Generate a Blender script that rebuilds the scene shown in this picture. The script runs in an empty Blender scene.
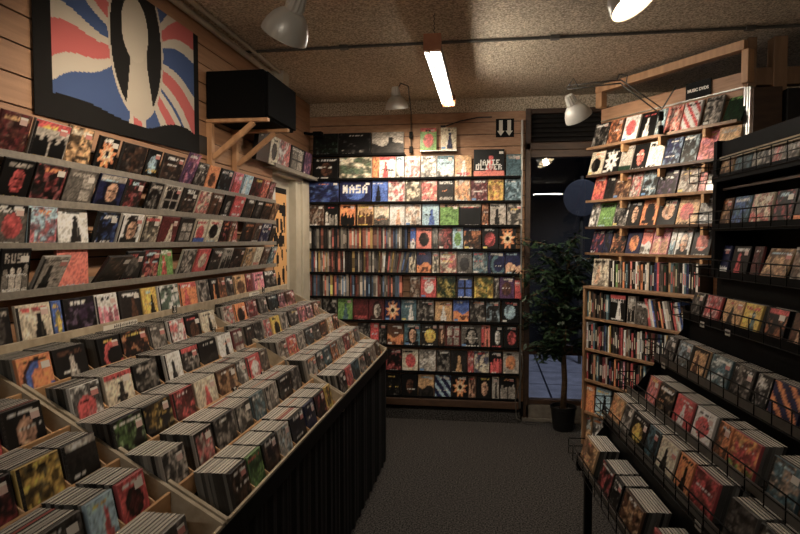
import bpy, math, random
import numpy as np
from mathutils import Vector, Matrix, Euler

rnd = random.Random(11)
COL = bpy.context.scene.collection
scene = bpy.context.scene
V = Vector

# ------------------------------------------------------------------ camera
F, CX, CY = 600.0, 400.0, 267.0
YAW, PIT = math.radians(8.34), math.atan(27 / 600)
CAM = V((0, 0, 1.52))
ROT = Euler((math.pi / 2 - PIT, 0, YAW)).to_matrix()
RT = ROT.transposed()
cd = bpy.data.cameras.new('camera'); co = bpy.data.objects.new('camera', cd); COL.objects.link(co)
co.location = CAM; co.rotation_euler = (math.pi / 2 - PIT, 0, YAW)
cd.sensor_width = 36; cd.lens = F / 800 * 36; cd.clip_start = 0.02
cd.dof.use_dof = True; cd.dof.focus_distance = 3.6; cd.dof.aperture_fstop = 9.0
scene.camera = co

def along(A, D, px):
    """distance t along the line A + t D where the photo column px crosses it"""
    q = RT @ (V(A) - CAM); d = RT @ V(D)
    return ((px - CX) * (-q.z) - F * q.x) / (F * d.x + (px - CX) * d.z)

def hit(px, py, axis, val):
    """world point where the sight line of a photo point meets the plane axis = val"""
    d = ROT @ V(((px - CX) / F, (CY - py) / F, -1))
    t = (val - CAM[axis]) / d[axis]
    return CAM + d * t

def at_depth(px, py, dep):
    return CAM + (ROT @ V(((px - CX) / F, (CY - py) / F, -1))) * dep

# ------------------------------------------------------------------ materials
def lin(c):
    return tuple((x / 255 / 12.92) if x / 255 <= .04045 else ((x / 255 + .055) / 1.055) ** 2.4 for x in c[:3])

def mat(name, c1, c2=None, rough=.6, scale=(20, 20, 20), bump=0., bscale=None, metal=0., spec=.5, detail=4, ramp=(.35, .65), coat=0.):
    m = bpy.data.materials.new(name); m.use_nodes = True
    nt = m.node_tree; b = nt.nodes['Principled BSDF']
    b.inputs['Roughness'].default_value = rough; b.inputs['Metallic'].default_value = metal
    b.inputs['Specular IOR Level'].default_value = spec
    b.inputs['Coat Weight'].default_value = coat
    tc = nt.nodes.new('ShaderNodeTexCoord'); mp = nt.nodes.new('ShaderNodeMapping')
    mp.inputs['Scale'].default_value = scale
    nt.links.new(tc.outputs['Object'], mp.inputs['Vector'])
    nz = nt.nodes.new('ShaderNodeTexNoise'); nz.inputs['Scale'].default_value = 1; nz.inputs['Detail'].default_value = detail
    nt.links.new(mp.outputs[0], nz.inputs['Vector'])
    r = nt.nodes.new('ShaderNodeValToRGB')
    r.color_ramp.elements[0].position, r.color_ramp.elements[1].position = ramp
    r.color_ramp.elements[0].color = (*lin(c1), 1); r.color_ramp.elements[1].color = (*lin(c2 or c1), 1)
    nt.links.new(nz.outputs['Fac'], r.inputs[0]); nt.links.new(r.outputs[0], b.inputs['Base Color'])
    if bump:
        n2 = nt.nodes.new('ShaderNodeTexNoise'); n2.inputs['Scale'].default_value = bscale or 60; n2.inputs['Detail'].default_value = 3
        nt.links.new(tc.outputs['Object'], n2.inputs['Vector'])
        bp = nt.nodes.new('ShaderNodeBump'); bp.inputs['Strength'].default_value = bump; bp.inputs['Distance'].default_value = .01
        nt.links.new(n2.outputs['Fac'], bp.inputs['Height']); nt.links.new(bp.outputs[0], b.inputs['Normal'])
    return m

def glow(name, col, strength):
    m = bpy.data.materials.new(name); m.use_nodes = True
    b = m.node_tree.nodes['Principled BSDF']; b.inputs['Base Color'].default_value = (.8, .8, .8, 1)
    b.inputs['Emission Color'].default_value = (*col, 1); b.inputs['Emission Strength'].default_value = strength
    return m

def printed(name, rough, coat):
    m = bpy.data.materials.new(name); m.use_nodes = True
    nt = m.node_tree; b = nt.nodes['Principled BSDF']
    a = nt.nodes.new('ShaderNodeAttribute'); a.attribute_name = 'ink'
    hs = nt.nodes.new('ShaderNodeHueSaturation'); hs.inputs['Saturation'].default_value = .82
    nt.links.new(a.outputs['Color'], hs.inputs['Color'])
    nt.links.new(hs.outputs[0], b.inputs['Base Color'])
    b.inputs['Roughness'].default_value = rough; b.inputs['Coat Weight'].default_value = coat; b.inputs['Coat Roughness'].default_value = .12
    b.inputs['Specular IOR Level'].default_value = .3
    return m

M = {}
M['print'] = printed('printed_case', .45, .12)
M['cloth'] = printed('printed_cloth', .95, 0)
M['slat'] = mat('slatwall_wood', (158, 118, 88), (178, 137, 104), .55, (14, 3, 60), .05, 90)
M['pine'] = mat('pine_wood', (176, 132, 94), (198, 154, 114), .5, (30, 30, 6))
M['ply'] = mat('plywood', (168, 128, 88), (192, 150, 106), .6, (20, 20, 40))
M['board'] = mat('pale_board', (150, 136, 114), (172, 158, 136), .7, (30, 30, 30))
M['oak'] = mat('bookcase_wood', (128, 98, 72), (150, 116, 86), .5, (30, 30, 6))
M['dark'] = mat('dark_backing', (22, 18, 15), (30, 25, 21), .9)
M['darkwood'] = mat('dark_wood', (58, 40, 28), (74, 52, 36), .5, (10, 10, 40))
M['lip'] = mat('grey_shelf_plastic', (118, 112, 102), (134, 127, 116), .45, (60, 60, 60))
M['black'] = mat('black_metal', (8, 8, 8), (13, 13, 13), .6, (40, 40, 40), spec=.12)
M['blackcloth'] = mat('black_curtain', (8, 8, 8), (13, 12, 12), .95, (90, 90, 8))
M['felt'] = mat('speaker_felt', (9, 9, 9), (14, 13, 13), .95, (200, 200, 200), spec=.1)
M['chrome'] = mat('brushed_steel', (170, 168, 162), (190, 188, 182), .3, (100, 100, 4), metal=1.)
M['alu'] = mat('lamp_enamel', (206, 200, 188), (216, 210, 198), .35, (10, 10, 10), metal=.15)
M['grey'] = mat('grey_enamel', (70, 66, 60), (82, 78, 72), .4)
M['ceil'] = mat('popcorn_ceiling', (150, 134, 112), (226, 208, 182), .95, (95, 95, 95), 1.0, 85, detail=2, ramp=(.36, .64))
M['carpet'] = mat('carpet', (26, 25, 25), (84, 81, 79), .98, (110, 110, 110), .5, 200, detail=8, ramp=(.4, .62), spec=.1)
M['white'] = mat('door_paint', (176, 168, 150), (190, 182, 164), .5, (8, 8, 8))
M['wallpaint'] = mat('wall_paint', (150, 136, 116), (160, 146, 126), .8, (5, 5, 5))
M['pot'] = mat('black_plastic_pot', (16, 16, 16), (20, 20, 20), .4)
M['soil'] = mat('soil', (34, 26, 20), (50, 40, 30), .95, (80, 80, 80))
M['bark'] = mat('bark', (86, 66, 46), (110, 86, 62), .85, (30, 30, 90))
M['leaf'] = mat('leaf', (18, 34, 20), (38, 60, 34), .45, (12, 12, 12))
M['pave'] = mat('paving', (116, 118, 132), (142, 144, 160), .85, (6, 6, 6), .3, 40)
M['brick'] = mat('far_facade', (26, 26, 30), (34, 34, 38), .9, (3, 3, 3))
M['stone'] = mat('sill_stone', (108, 100, 90), (130, 122, 110), .8, (25, 25, 25))
M['cord'] = mat('black_cable', (16, 15, 14), (20, 19, 18), .5)
M['copper'] = mat('end_cap', (160, 98, 60), (176, 112, 72), .5)
M['tagwhite'] = mat('paper_tag', (236, 230, 220), (242, 236, 226), .8)
M['sign'] = mat('sign_blue', (44, 47, 58), (52, 55, 66), .7)
M['tube'] = glow('fluorescent_tube', (1., .93, .82), 44)
M['bulb'] = glow('warm_bulb', (1., .80, .55), 60)
g = bpy.data.materials.new('window_glass'); g.use_nodes = True
gb = g.node_tree.nodes['Principled BSDF']; gb.inputs['Transmission Weight'].default_value = 1; gb.inputs['Roughness'].default_value = 0
gb.inputs['IOR'].default_value = 1.45; gb.inputs['Base Color'].default_value = (.62, .66, .72, 1)
M['glass'] = g

# ------------------------------------------------------------------ mesh helpers
class MB:
    def __init__(s): s.v = []; s.f = []; s.c = []; s.m = []
    def face(s, pts, c=None, m=0):
        i = len(s.v); s.v += [tuple(p) for p in pts]; s.f.append(tuple(range(i, i + len(pts)))); s.c.append(c or (.5, .5, .5)); s.m.append(m)
    def box(s, lo, hi, c=None, m=0, X=None, cs=None, bev=0.):
        x0, y0, z0 = lo; x1, y1, z1 = hi
        P = [V((x, y, z)) for z in (z0, z1) for y in (y0, y1) for x in (x0, x1)]
        if X is not None: P = [X @ p for p in P]
        i = len(s.v); s.v += [tuple(p) for p in P]
        for k, q in enumerate(((0, 2, 3, 1), (4, 5, 7, 6), (0, 1, 5, 4), (2, 6, 7, 3), (0, 4, 6, 2), (1, 3, 7, 5))):
            s.f.append(tuple(i + a for a in q)); s.c.append((cs[k] if cs else None) or c or (.5, .5, .5)); s.m.append(m)
    def tube(s, pts, r, n=8, c=None, m=0, caps=True):
        pts = [V(p) for p in pts]; rings = []
        rr = r if isinstance(r, (list, tuple)) else [r] * len(pts)
        up = V((0, 0, 1)); prev = None
        for k, p in enumerate(pts):
            d = (pts[min(k + 1, len(pts) - 1)] - pts[max(k - 1, 0)]).normalized()
            a = prev if prev is not None else (up if abs(d.z) < .9 else V((1, 0, 0)))
            u = (a - d * a.dot(d)).normalized(); w = d.cross(u); prev = u
            i = len(s.v)
            s.v += [tuple(p + (u * math.cos(2 * math.pi * j / n) + w * math.sin(2 * math.pi * j / n)) * rr[k]) for j in range(n)]
            rings.append(i)
        for a, b in zip(rings, rings[1:]):
            for j in range(n):
                s.f.append((a + j, a + (j + 1) % n, b + (j + 1) % n, b + j)); s.c.append(c or (.5, .5, .5)); s.m.append(m)
        if caps:
            for a, rev in ((rings[0], 1), (rings[-1], 0)):
                q = [a + j for j in range(n)]
                s.f.append(tuple(q[::-1] if rev else q)); s.c.append(c or (.5, .5, .5)); s.m.append(m)
    def lathe(s, prof, n=32, X=None, c=None, m=0, flute=None):
        rings = []
        for k, (r, z) in enumerate(prof):
            i = len(s.v)
            for j in range(n):
                a = 2 * math.pi * j / n
                q = r * (1 + (flute[k] if flute else 0) * (1 if j % 2 else -1))
                p = V((q * math.cos(a), q * math.sin(a), z)); s.v.append(tuple(X @ p if X is not None else p))
            rings.append(i)
        for a, b in zip(rings, rings[1:]):
            for j in range(n):
                s.f.append((a + j, a + (j + 1) % n, b + (j + 1) % n, b + j)); s.c.append(c or (.5, .5, .5)); s.m.append(m)
    def build(s, name, mats, parent=None, smooth=False, bevel=0.):
        me = bpy.data.meshes.new(name); me.from_pydata(s.v, [], s.f)
        for mm in (mats if isinstance(mats, (list, tuple)) else [mats]): me.materials.append(M[mm] if isinstance(mm, str) else mm)
        me.polygons.foreach_set('material_index', s.m)
        at = me.attributes.new('ink', 'FLOAT_COLOR', 'FACE')
        at.data.foreach_set('color', np.array([(*c[:3], 1) for c in s.c], dtype=np.float32).ravel())
        if smooth: me.polygons.foreach_set('use_smooth', [True] * len(s.f))
        me.update()
        o = bpy.data.objects.new(name, me); COL.objects.link(o)
        if bevel:
            b = o.modifiers.new('edge', 'BEVEL'); b.width = bevel; b.segments = 2; b.limit_method = 'ANGLE'
        if parent is not None: child(o, parent)
        return o

def child(o, p):
    o.parent = p; o.matrix_parent_inverse = Matrix.Translation(p.location).inverted() if p.type == 'EMPTY' else Matrix()

def tag(o, label, cat, group=None, kind=None):
    o['label'] = label; o['category'] = cat
    if group: o['group'] = group
    if kind: o['kind'] = kind
    return o

def thing(name, loc, label, cat, group=None):
    o = bpy.data.objects.new(name, None); COL.objects.link(o); o.location = loc; o.empty_display_size = .05
    return tag(o, label, cat, group)

def struct(o): o['kind'] = 'structure'; return o

def bx(lo, hi, **k):
    b = MB(); b.box(lo, hi, **k); return b

# ------------------------------------------------------------------ cover art
PAL = dict(k=(18, 17, 17), d=(52, 48, 46), g=(104, 98, 92), l=(168, 160, 150), w=(226, 222, 214), i=(206, 192, 168), r=(190, 40, 42), m=(104, 26, 32),
           p=(206, 120, 136), o=(226, 128, 44), y=(220, 178, 54), t=(192, 150, 100), b=(98, 66, 46), n=(28, 38, 82), u=(44, 92, 168), c=(160, 190, 206),
           e=(112, 152, 80), z=(34, 62, 44), v=(92, 62, 100), f=(210, 160, 128), s=(82, 112, 122), a=(220, 106, 86))
NAME = dict(k='black', d='charcoal', g='grey', l='pale grey', w='white', i='ivory', r='red', m='maroon', p='pink', o='orange', y='yellow', t='tan', b='brown',
            n='navy', u='blue', c='pale blue', e='green', z='dark green', v='purple', f='flesh pink', s='teal grey', a='salmon')
MOT = dict(F='{} face', P='{} figure', G='{} group', N='{} picture', S='{} starburst', C='{} disc', L='{} lower half', T='{} title', H='{} top band',
           J='{} bottom band', K='four {} panels', U='{} arch', R='{} border', D='{} diagonal stripes', B='{} lower lettering')
FONT = dict(A='757 55', B='65656', D='65556', E='74647', H='55755', I='72227', J='11153', L='44447', M='57755', N='57775', O='75557', R='65655', S='74717', T='72222',
            U='55557', V='55552', C='74447', Y='55222', G='74557', F='74644', K='55655', P='75744', W='55775', Z='71247', X='55255')
FONT['A'] = '25755'

def ang(v): return v

def art(spec, nx, ny, seed):
    r = np.random.RandomState(seed)
    P = {k: np.array(v, float) for k, v in PAL.items()}
    tk = spec.split(); base = P[tk[0]]
    img = np.tile(base, (ny, nx, 1))
    u, v = np.meshgrid(np.arange(nx) / (nx - 1.), np.arange(ny) / (ny - 1.))
    def blob(n, thr, lo=3):
        g = r.rand(lo + n, lo + n); xi = u * (lo + n - 1); yi = v * (lo + n - 1)
        x0 = xi.astype(int); y0 = yi.astype(int); x1 = np.minimum(x0 + 1, lo + n - 1); y1 = np.minimum(y0 + 1, lo + n - 1)
        fx = xi - x0; fy = yi - y0
        z_ = g[y0, x0] * (1 - fx) * (1 - fy) + g[y0, x1] * fx * (1 - fy) + g[y1, x0] * (1 - fx) * fy + g[y1, x1] * fx * fy
        return z_ if thr is None else z_ > thr
    def put(mask, c): img[mask] = c
    def bars(v0, v1, c, dens=.72, x0=.1, x1=.9):
        put((v > v0) & (v < v1) & (u > x0) & (u < x1) & (r.rand(ny, nx) < dens), c)
    soft = .8 + .4 * r.rand()
    for t in tk[1:]:
        k = t[0]
        if k == 'Q':
            _, word, ck, vc = t.split(':'); vc = float(vc); n = len(word)
            W = n * 8 - 2; x0 = max(1, (nx - W) // 2); y0 = int(vc * ny)
            for q, ch in enumerate(word):
                for row, dg in enumerate(FONT[ch]):
                    for bit in range(3):
                        if int(dg) >> (2 - bit) & 1:
                            for X in (x0 + q * 8 + bit * 2, x0 + q * 8 + bit * 2 + 1):
                                for Y in (y0 - row * 2, y0 - row * 2 - 1):
                                    if 0 <= X < nx and 0 <= Y < ny: img[Y, X] = P[ck]
            continue
        c = P[t[1]]
        if k == 'F':
            hair = base * .25 if base.mean() > 90 else base * .6 + 4
            put(((u - .52) / .31) ** 2 + ((v - .5) / .4) ** 2 < 1, hair); put((v < .22) & (abs(u - .5) < .4), hair * .9)
            put(((u - .54) / .22) ** 2 + ((v - .47) / .31) ** 2 < 1, c)
            put(((u - .63) / .1) ** 2 + ((v - .44) / .26) ** 2 < 1, c * .72)
            put((abs(v - .54) < .035) & ((abs(u - .46) < .06) | (abs(u - .62) < .06)), c * .25); put((abs(v - .33) < .03) & (abs(u - .54) < .08), c * .45)
        elif k == 'P':
            x = .35 + .3 * r.rand()
            put(((u - x) / .08) ** 2 + ((v - .7) / .08) ** 2 < 1, c); put((abs(u - x) < .06 + .12 * np.clip((.66 - v) / .5, 0, 1)) & (v < .64) & (v > .06), c)
            put((abs(u - x - .05) < .03) & (v < .5) & (v > .2), c * .6 + base * .3)
        elif k == 'G':
            for q in range(4):
                x = .14 + .24 * q; h = .46 + .16 * r.rand(); cc = c * (.7 + .5 * r.rand())
                put(((u - x) / .075) ** 2 + ((v - h) / .08) ** 2 < 1, np.minimum(cc * 1.1, 235)); put((abs(u - x) < .11) & (v < h - .06) & (v > .06), np.minimum(cc, 235))
        elif k == 'N':
            def mixn(n_, t0_, c_, a_):
                g_ = np.clip((blob(n_, None) - t0_) / .14, 0, 1)[..., None] * a_; img[:] = img * (1 - g_) + c_ * g_
            mixn(4, .50, c * .8 + base * .2, .85); mixn(7, .60, c * .35 + base * .25, .8); mixn(8, .66, np.minimum(c * .6 + 70, 215), .75); mixn(9, .62, base * .5, .6)
        elif k == 'S':
            a = np.arctan2(v - .5, u - .5); rr = np.hypot(u - .5, v - .5)
            put(rr < .36 + .1 * np.sin(a * 9), c); put(rr < .24 + .06 * np.sin(a * 7), np.minimum(c * .5 + 120, 240)); put(rr < .1, np.array((40, 24, 22)))
        elif k == 'C':
            x, y = .42 + .16 * r.rand(), .42 + .12 * r.rand()
            m_ = ((u - x) / .33) ** 2 + ((v - y) / .31) ** 2 < 1; put(m_, c); put(m_ & (blob(4, .62)), c * .6 + base * .3)
        elif k == 'L':
            put(v < .45 + .08 * np.sin(u * 7 + r.rand() * 6), c); put((v < .3) & blob(5, .6), c * .5)
        elif k == 'T': bars(.8, .92, c)
        elif k == 'B': bars(.1, .22, c)
        elif k == 'H': put(v > .84, c)
        elif k == 'J': put(v < .24, c)
        elif k == 'K':
            for qx in (.28, .72):
                for qy in (.28, .68):
                    put((abs(u - qx) < .18) & (abs(v - qy) < .16), c * (.65 + .4 * r.rand()))
        elif k == 'U':
            rr = np.hypot(u - .62, (v - .42) * 1.0); put((rr < .46) & (rr > .3) & ((u < .62) | (v < .3)), c); put((rr < .54) & (rr >= .46) & (u < .66), base * .3)
        elif k == 'R': put((u < .1) | (u > .9) | (v < .08) | (v > .92), c)
        elif k == 'D': put(((u + v) % .5) < .2, c)
    # title and credit lines, as nearly every cover has
    lum = base.mean(); ink = np.array((228, 222, 210.)) if lum < 110 else np.array((34, 30, 30.))
    if r.rand() < .35: ink = P['roywc'[r.randint(5)]]
    if not any(t[0] in 'TQ' for t in tk[1:]) and r.rand() < .75: bars(.84, .84 + r.uniform(.05, .12), ink, .7, r.uniform(.04, .3), r.uniform(.6, .96))
    if r.rand() < .5: bars(.04, .04 + r.uniform(.03, .07), ink, .6, .1, r.uniform(.5, .95))
    if r.rand() < .4: y_ = r.uniform(.25, .7); bars(y_, y_ + .06, ink, .5, r.uniform(.05, .4), r.uniform(.5, .95))
    img = img * (1 + .42 * (r.rand(ny, nx, 1) - .5)) * (.86 + .28 * blob(6, None)[..., None])
    img = np.clip(118 + (img - 118) * 1.2 - 6, 6, 240) / 255
    return np.where(img <= .04045, img / 12.92, ((img + .055) / 1.055) ** 2.4) * .92

_card = 0
def card(name, w, h, t, spec, side=None, cell=.011, hinge=False):
    """a flat printed case: chamfered slab, front at y = 0 facing -y, bottom edge at z = 0, printed front"""
    global _card; _card += 1
    q = [s for s in spec.split() if s[0] == 'Q']
    nx = max(8, min(22, int(w / cell))); ny = max(8, min(28, int(h / cell)))
    if q:
        nx = max(nx, max(len(z.split(':')[1]) for z in q) * 8 + 6); ny = max(ny, int(nx * h / w))
    a = art(spec, nx + 1, ny + 1, 1000 + _card)
    sc = side or tuple(np.array(lin(PAL[spec.split()[0]])) * .7)
    e = min(.0016, t * .25); X0, X1, Z0, Z1 = -w / 2, w / 2, 0, h
    xs = np.linspace(X0 + e, X1 - e, nx + 1); zs = np.linspace(Z0 + e, Z1 - e, ny + 1)
    v = [(x, 0, z) for z in zs for x in xs]; f = []; c = []
    for j in range(ny):
        for i in range(nx):
            k = j * (nx + 1) + i; f.append((k, k + 1, k + nx + 2, k + nx + 1)); c += [tuple(a[j, i]), tuple(a[j, i + 1]), tuple(a[j + 1, i + 1]), tuple(a[j + 1, i])]
    k = len(v)
    v += [(X0, e, Z0), (X1, e, Z0), (X1, e, Z1), (X0, e, Z1), (X0, t, Z0), (X1, t, Z0), (X1, t, Z1), (X0, t, Z1)]
    fr = (0, nx, (nx + 1) * (ny + 1) - 1, (nx + 1) * ny)
    for q_ in range(4):
        n_ = (q_ + 1) % 4
        f.append((k + q_, k + n_, fr[n_], fr[q_])); c += [tuple(min(1, x * 1.2 + .02) for x in sc)] * 4
        f.append((k + 4 + q_, k + 4 + n_, k + n_, k + q_)); c += [sc] * 4
    f.append((k + 7, k + 6, k + 5, k + 4)); c += [sc] * 4
    me = bpy.data.meshes.new(name); me.from_pydata(v, [], f); me.materials.append(M['print'])
    at = me.attributes.new('ink', 'FLOAT_COLOR', 'CORNER'); at.data.foreach_set('color', np.array([(*x, 1) for x in c], dtype=np.float32).ravel())
    me.update(); o = bpy.data.objects.new(name, me); COL.objects.link(o)
    return o

def frame(A, right, n, lean):
    r = V(right).normalized(); n = V(n).normalized(); up = V((0, 0, 1)); th = math.radians(lean)
    z = up * math.cos(th) - n * math.sin(th); y = -(n * math.cos(th) + up * math.sin(th))
    m = Matrix.Identity(4)
    for i in range(3): m[i][0], m[i][1], m[i][2], m[i][3] = r[i], y[i], z[i], A[i]
    return m

def small(name, w, h, cols):
    b = MB(); n = len(cols)
    b.box((-w / 2, -.0006, 0), (w / 2, 0, h * (1 - .3 * (n > 1))), c=lin(cols[0]))
    if n > 1: b.box((-w / 2, -.0006, h * .7), (w / 2, 0, h), c=lin(cols[1]))
    o = b.build(name, 'print'); me = o.data; bpy.data.objects.remove(o); return me
STICK = [small('price_sticker', .034, .020, [(214, 208, 198)]), small('price_sticker', .032, .022, [(196, 110, 100), (218, 212, 202)]), small('price_sticker', .030, .024, [(206, 170, 160), (220, 214, 204)])]
RATE = [small('rating_label', .034, .016, [(210, 206, 198)]), small('rating_label', .034, .016, [(206, 186, 80)]), small('rating_label', .034, .016, [(70, 130, 190)])]
_hb = MB(); _hb.box((-.005, -.0005, .002), (.005, 0, .123), c=lin((24, 23, 22)))
for _q in range(10): _hb.box((-.004, -.0012, .008 + _q * .0112), (.004, -.0005, .013 + _q * .0112), c=lin((40, 38, 36)))
_ho = _hb.build('hinge_strip', 'print'); HINGE = _ho.data; bpy.data.objects.remove(_ho)
def part_of(me, name, o, x, z):
    p = bpy.data.objects.new(name, me); COL.objects.link(p); p.parent = o; p.location = (x, -.0002, z); return p

ORD = ('first second third fourth fifth sixth seventh eighth ninth tenth eleventh twelfth thirteenth fourteenth fifteenth sixteenth seventeenth eighteenth '
       'nineteenth twentieth').split()
ORD += ['twenty-' + w for w in ORD[:9]] + ['thirtieth'] + ['thirty-' + w for w in ORD[:9]] + ['fortieth'] + ['forty-' + w for w in ORD[:9]] + ['fiftieth']
KIND = dict(cd=('cd_case', 'CD'), dvd=('dvd_case', 'DVD'), game=('game_box', 'game box'), book=('book', 'book'), box=('boxed_set', 'boxed set'))

def describe(spec, kind):
    tk = [s for s in spec.split()]; s = NAME[tk[0]] + ' ' + kind
    m_ = [t for t in tk[1:] if t[0] in MOT]; q = [t for t in tk[1:] if t[0] == 'Q' and 'BALLET' in t]
    if q: return s + ' lettered ' + q[0].split(':')[1]
    return s + ' with ' + MOT[m_[0][0]].format(NAME[m_[0][1]]) if m_ else 'plain ' + s

LAID = []
def lay(rows, A, right, n, lean, h, kind, pos, group, rev=False, thick=None, sink=0., deco=.55, cell=.0066, tall=None):
    """stand face-out cases along a row: entries 'xl xr spec [key=val]' give their span along the shelf edge in the photo"""
    ent = [e.strip() for e in rows.strip().split(';') if e.strip()]; out = []
    N = len(ent); r = V(right).normalized(); A = V(A)
    for i, e in enumerate(ent):
        p = e.split(); xl, xr = float(p[0]), float(p[1]); opt = dict(x.split('=') for x in p[2:] if '=' in x); spec = ' '.join(x for x in p[2:] if '=' not in x)
        t0, t1 = along(A, r, xl), along(A, r, xr)
        k = opt.get('k', kind); hh = float(opt.get('h', h)); ln = float(opt.get('a', lean)); dz = float(opt.get('z', 0))
        w = abs(t1 - t0) - .0015; th = thick or dict(cd=.0104, dvd=.0145, game=.03, book=.018, box=.03)[k]
        c0 = A + r * ((t0 + t1) / 2) - V((0, 0, sink - dz))
        o = card(KIND[k][0], w, hh, th, spec, cell=cell); o.matrix_world = frame(c0, right, n, ln)
        d = ORD[N - 1 - i if rev else i]
        tag(o, describe(spec, KIND[k][1]) + ', ' + pos.format(d), KIND[k][1], group)
        s = np.random.RandomState(i * 7 + len(spec) + int(xl) % 97)
        if w > .05 and s.rand() < deco:
            q = int(s.randint(3))
            part_of(STICK[q], 'price_sticker', o, w / 2 - .024 - .01 * s.rand(), hh - .034 - .012 * s.rand())
        if k == 'dvd' and w > .09 and s.rand() < .4: part_of(RATE[int(s.randint(3))], 'rating_label', o, -w / 2 + .024, .012 + sink * .3)
        if k == 'cd' and hh < .131 and w > .11 and s.rand() < .5: part_of(HINGE, 'hinge_strip', o, -w / 2 + .0065, 0)
        out.append((o, c0, w, ln, opt)); LAID.append(o)
    return out

# ================================================================== the room
XW, YW, ZC = -1.54, 5.10, 2.70
XR = 2.35
cb = MB(); cb.box((XW - .2, -4.2, -.1), (3.0, 5.2, 0)); struct(cb.build('floor', 'carpet'))
cb = MB(); cb.box((XW - .2, -4.2, ZC), (3.0, 5.2, ZC + .1)); struct(cb.build('ceiling', 'ceil'))
# left wall: solid backing with wooden slats, up to the door opening
def slats(b, lo, hi, P, pitch=.102, gap=.006, z0=0., z1=2.6, th=.018):
    """horizontal slats from lo to hi along a wall; P maps (s, depth, z) to world"""
    z = z0
    while z < z1:
        zt = min(z + pitch - gap, z1)
        q = [P(s, d, zz) for zz in (z, zt) for d in (0, th) for s in (lo, hi)]
        i = len(b.v); b.v += [tuple(p) for p in q]
        for k in ((0, 2, 3, 1), (4, 5, 7, 6), (0, 1, 5, 4), (2, 6, 7, 3), (0, 4, 6, 2), (1, 3, 7, 5)):
            b.f.append(tuple(i + a for a in k)); b.c.append((.5, .5, .5)); b.m.append(1)
        z += pitch
b = MB()
b.box((XW - .16, -4.2, 0), (XW - .012, 4.17, ZC), m=0)
b.box((XW - .16, 4.17, 2.05), (XW - .012, YW, ZC), m=0)
slats(b, -4.0, 4.17, lambda s, d, z: V((XW - .018 + d, s, z)), z0=1.15, z1=2.69)
slats(b, 4.17, YW, lambda s, d, z: V((XW - .018 + d, s, z)), z0=2.12, z1=2.69)
struct(b.build('wall_left', ['dark', 'slat']))
b = MB()
XB = hit(524, 300, 1, YW).x
b.box((XW - .16, YW + .012, 0), (XB, YW + .12, 2.588), m=0); b.box((XW - .16, YW + .004, 2.589), (XB, YW + .12, ZC), m=2)
slats(b, XW - .02, XB, lambda s, d, z: V((s, YW + .018 - d, z)), z0=.16, z1=2.585)
struct(b.build('wall_back', ['dark', 'slat', 'ceil']))
struct(bx((XR, -4.2, 0), (XR + .12, 5.2, ZC)).build('wall_right', 'wallpaint'))
struct(bx((XW - .2, -4.32, 0), (3.0, -4.2, ZC)).build('wall_front', 'wallpaint'))

# door with white frame in the left wall
YD0, YD1 = 4.17, 4.98
d_ = MB()
d_.box((XW - .09, YD0, 0), (XW - .05, YD0 + .52, 2.02))
for z0, z1 in ((.2, .95), (1.1, 1.9)): d_.box((XW - .05, YD0 + .10, z0), (XW - .046, YD0 + .42, z1))
door = struct(d_.build('door_1', 'white', bevel=.003))
d_ = MB()
d_.box((XW - .06, YD0 + .50, 0), (XW + .012, YD0 + .62, 2.06)); d_.box((XW - .06, YD0 + .62, 0), (XW + .03, YD0 + .80, 2.06)); d_.box((XW - .08, YD0, 2.0), (XW + .03, YD0 + .80, 2.09))
d_.box((XW - .14, YD0 + .80, 0), (XW - .005, YW, 2.06))
struct(d_.build('trim_1', 'white', bevel=.004))
# yellow door poster, flat
def canvas(name, P, nx, ny, paint, m='cloth', back=.004):
    """flat printed sheet: P(u, v, depth) maps the sheet into the room, paint(u, v) gives its print"""
    v = [P(i / nx, j / ny, 0) for j in range(ny + 1) for i in range(nx + 1)]; f = []; c = []
    for j in range(ny):
        for i in range(nx):
            k = j * (nx + 1) + i; f.append((k, k + 1, k + nx + 2, k + nx + 1)); c.append(lin(paint((i + .5) / nx, (j + .5) / ny)))
    k0 = len(v); v += [P(0, 0, back), P(1, 0, back), P(1, 1, back), P(0, 1, back)]
    co_ = (0, nx, (nx + 1) * (ny + 1) - 1, (nx + 1) * ny)
    f.append((k0 + 3, k0 + 2, k0 + 1, k0)); c.append(lin((20, 20, 20)))
    for q in range(4): f.append((k0 + q, k0 + (q + 1) % 4, co_[(q + 1) % 4], co_[q])); c.append(lin((20, 20, 20)))
    b = MB(); b.v = [tuple(p) for p in v]; b.f = f; b.c = c; b.m = [0] * len(f)
    return b.build(name, m)
def py(u, v):
    if u < .10 or v > .955: return (20, 18, 17)
    x = (u - .58) / .42
    if abs(v - .80) < .035 + .03 * math.sin(u * 9) and abs(x) < .85: return (24, 20, 18)
    if .80 <= v < .86 and abs(x) < .5: return (24, 20, 18)
    if abs(v - .66) < .06 and .1 < abs(x) < .75 and math.sin(u * 31 + v * 17) > -.5: return (28, 22, 18)
    if abs(v - .53) < .03 + .04 * abs(math.sin(u * 12)) and abs(x) < .7: return (26, 20, 16)
    if v < .46 and math.sin(u * 23 + v * 9) + math.sin(v * 31 - u * 7) * .8 + (.3 - v) * 2.4 > .55: return (30, 23, 17)
    return (214, 150, 52)
po = canvas('poster', lambda u, v, d: V((XW - .045 + .0022 - d * .5, YD0 + .02 + u * .40, 1.06 + v * .86)), 22, 40, py)
tag(po, 'tall orange poster with black blotchy print hung on the white door', 'poster')
t_ = tag(bx((XW - .0425, YD0 + .06, 1.80), (XW - .0415, YD0 + .17, 1.91), c=lin((208, 206, 200))).build('door_notice', 'print'), 'small white notice stuck at the top of the orange door poster', 'notice')

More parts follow.
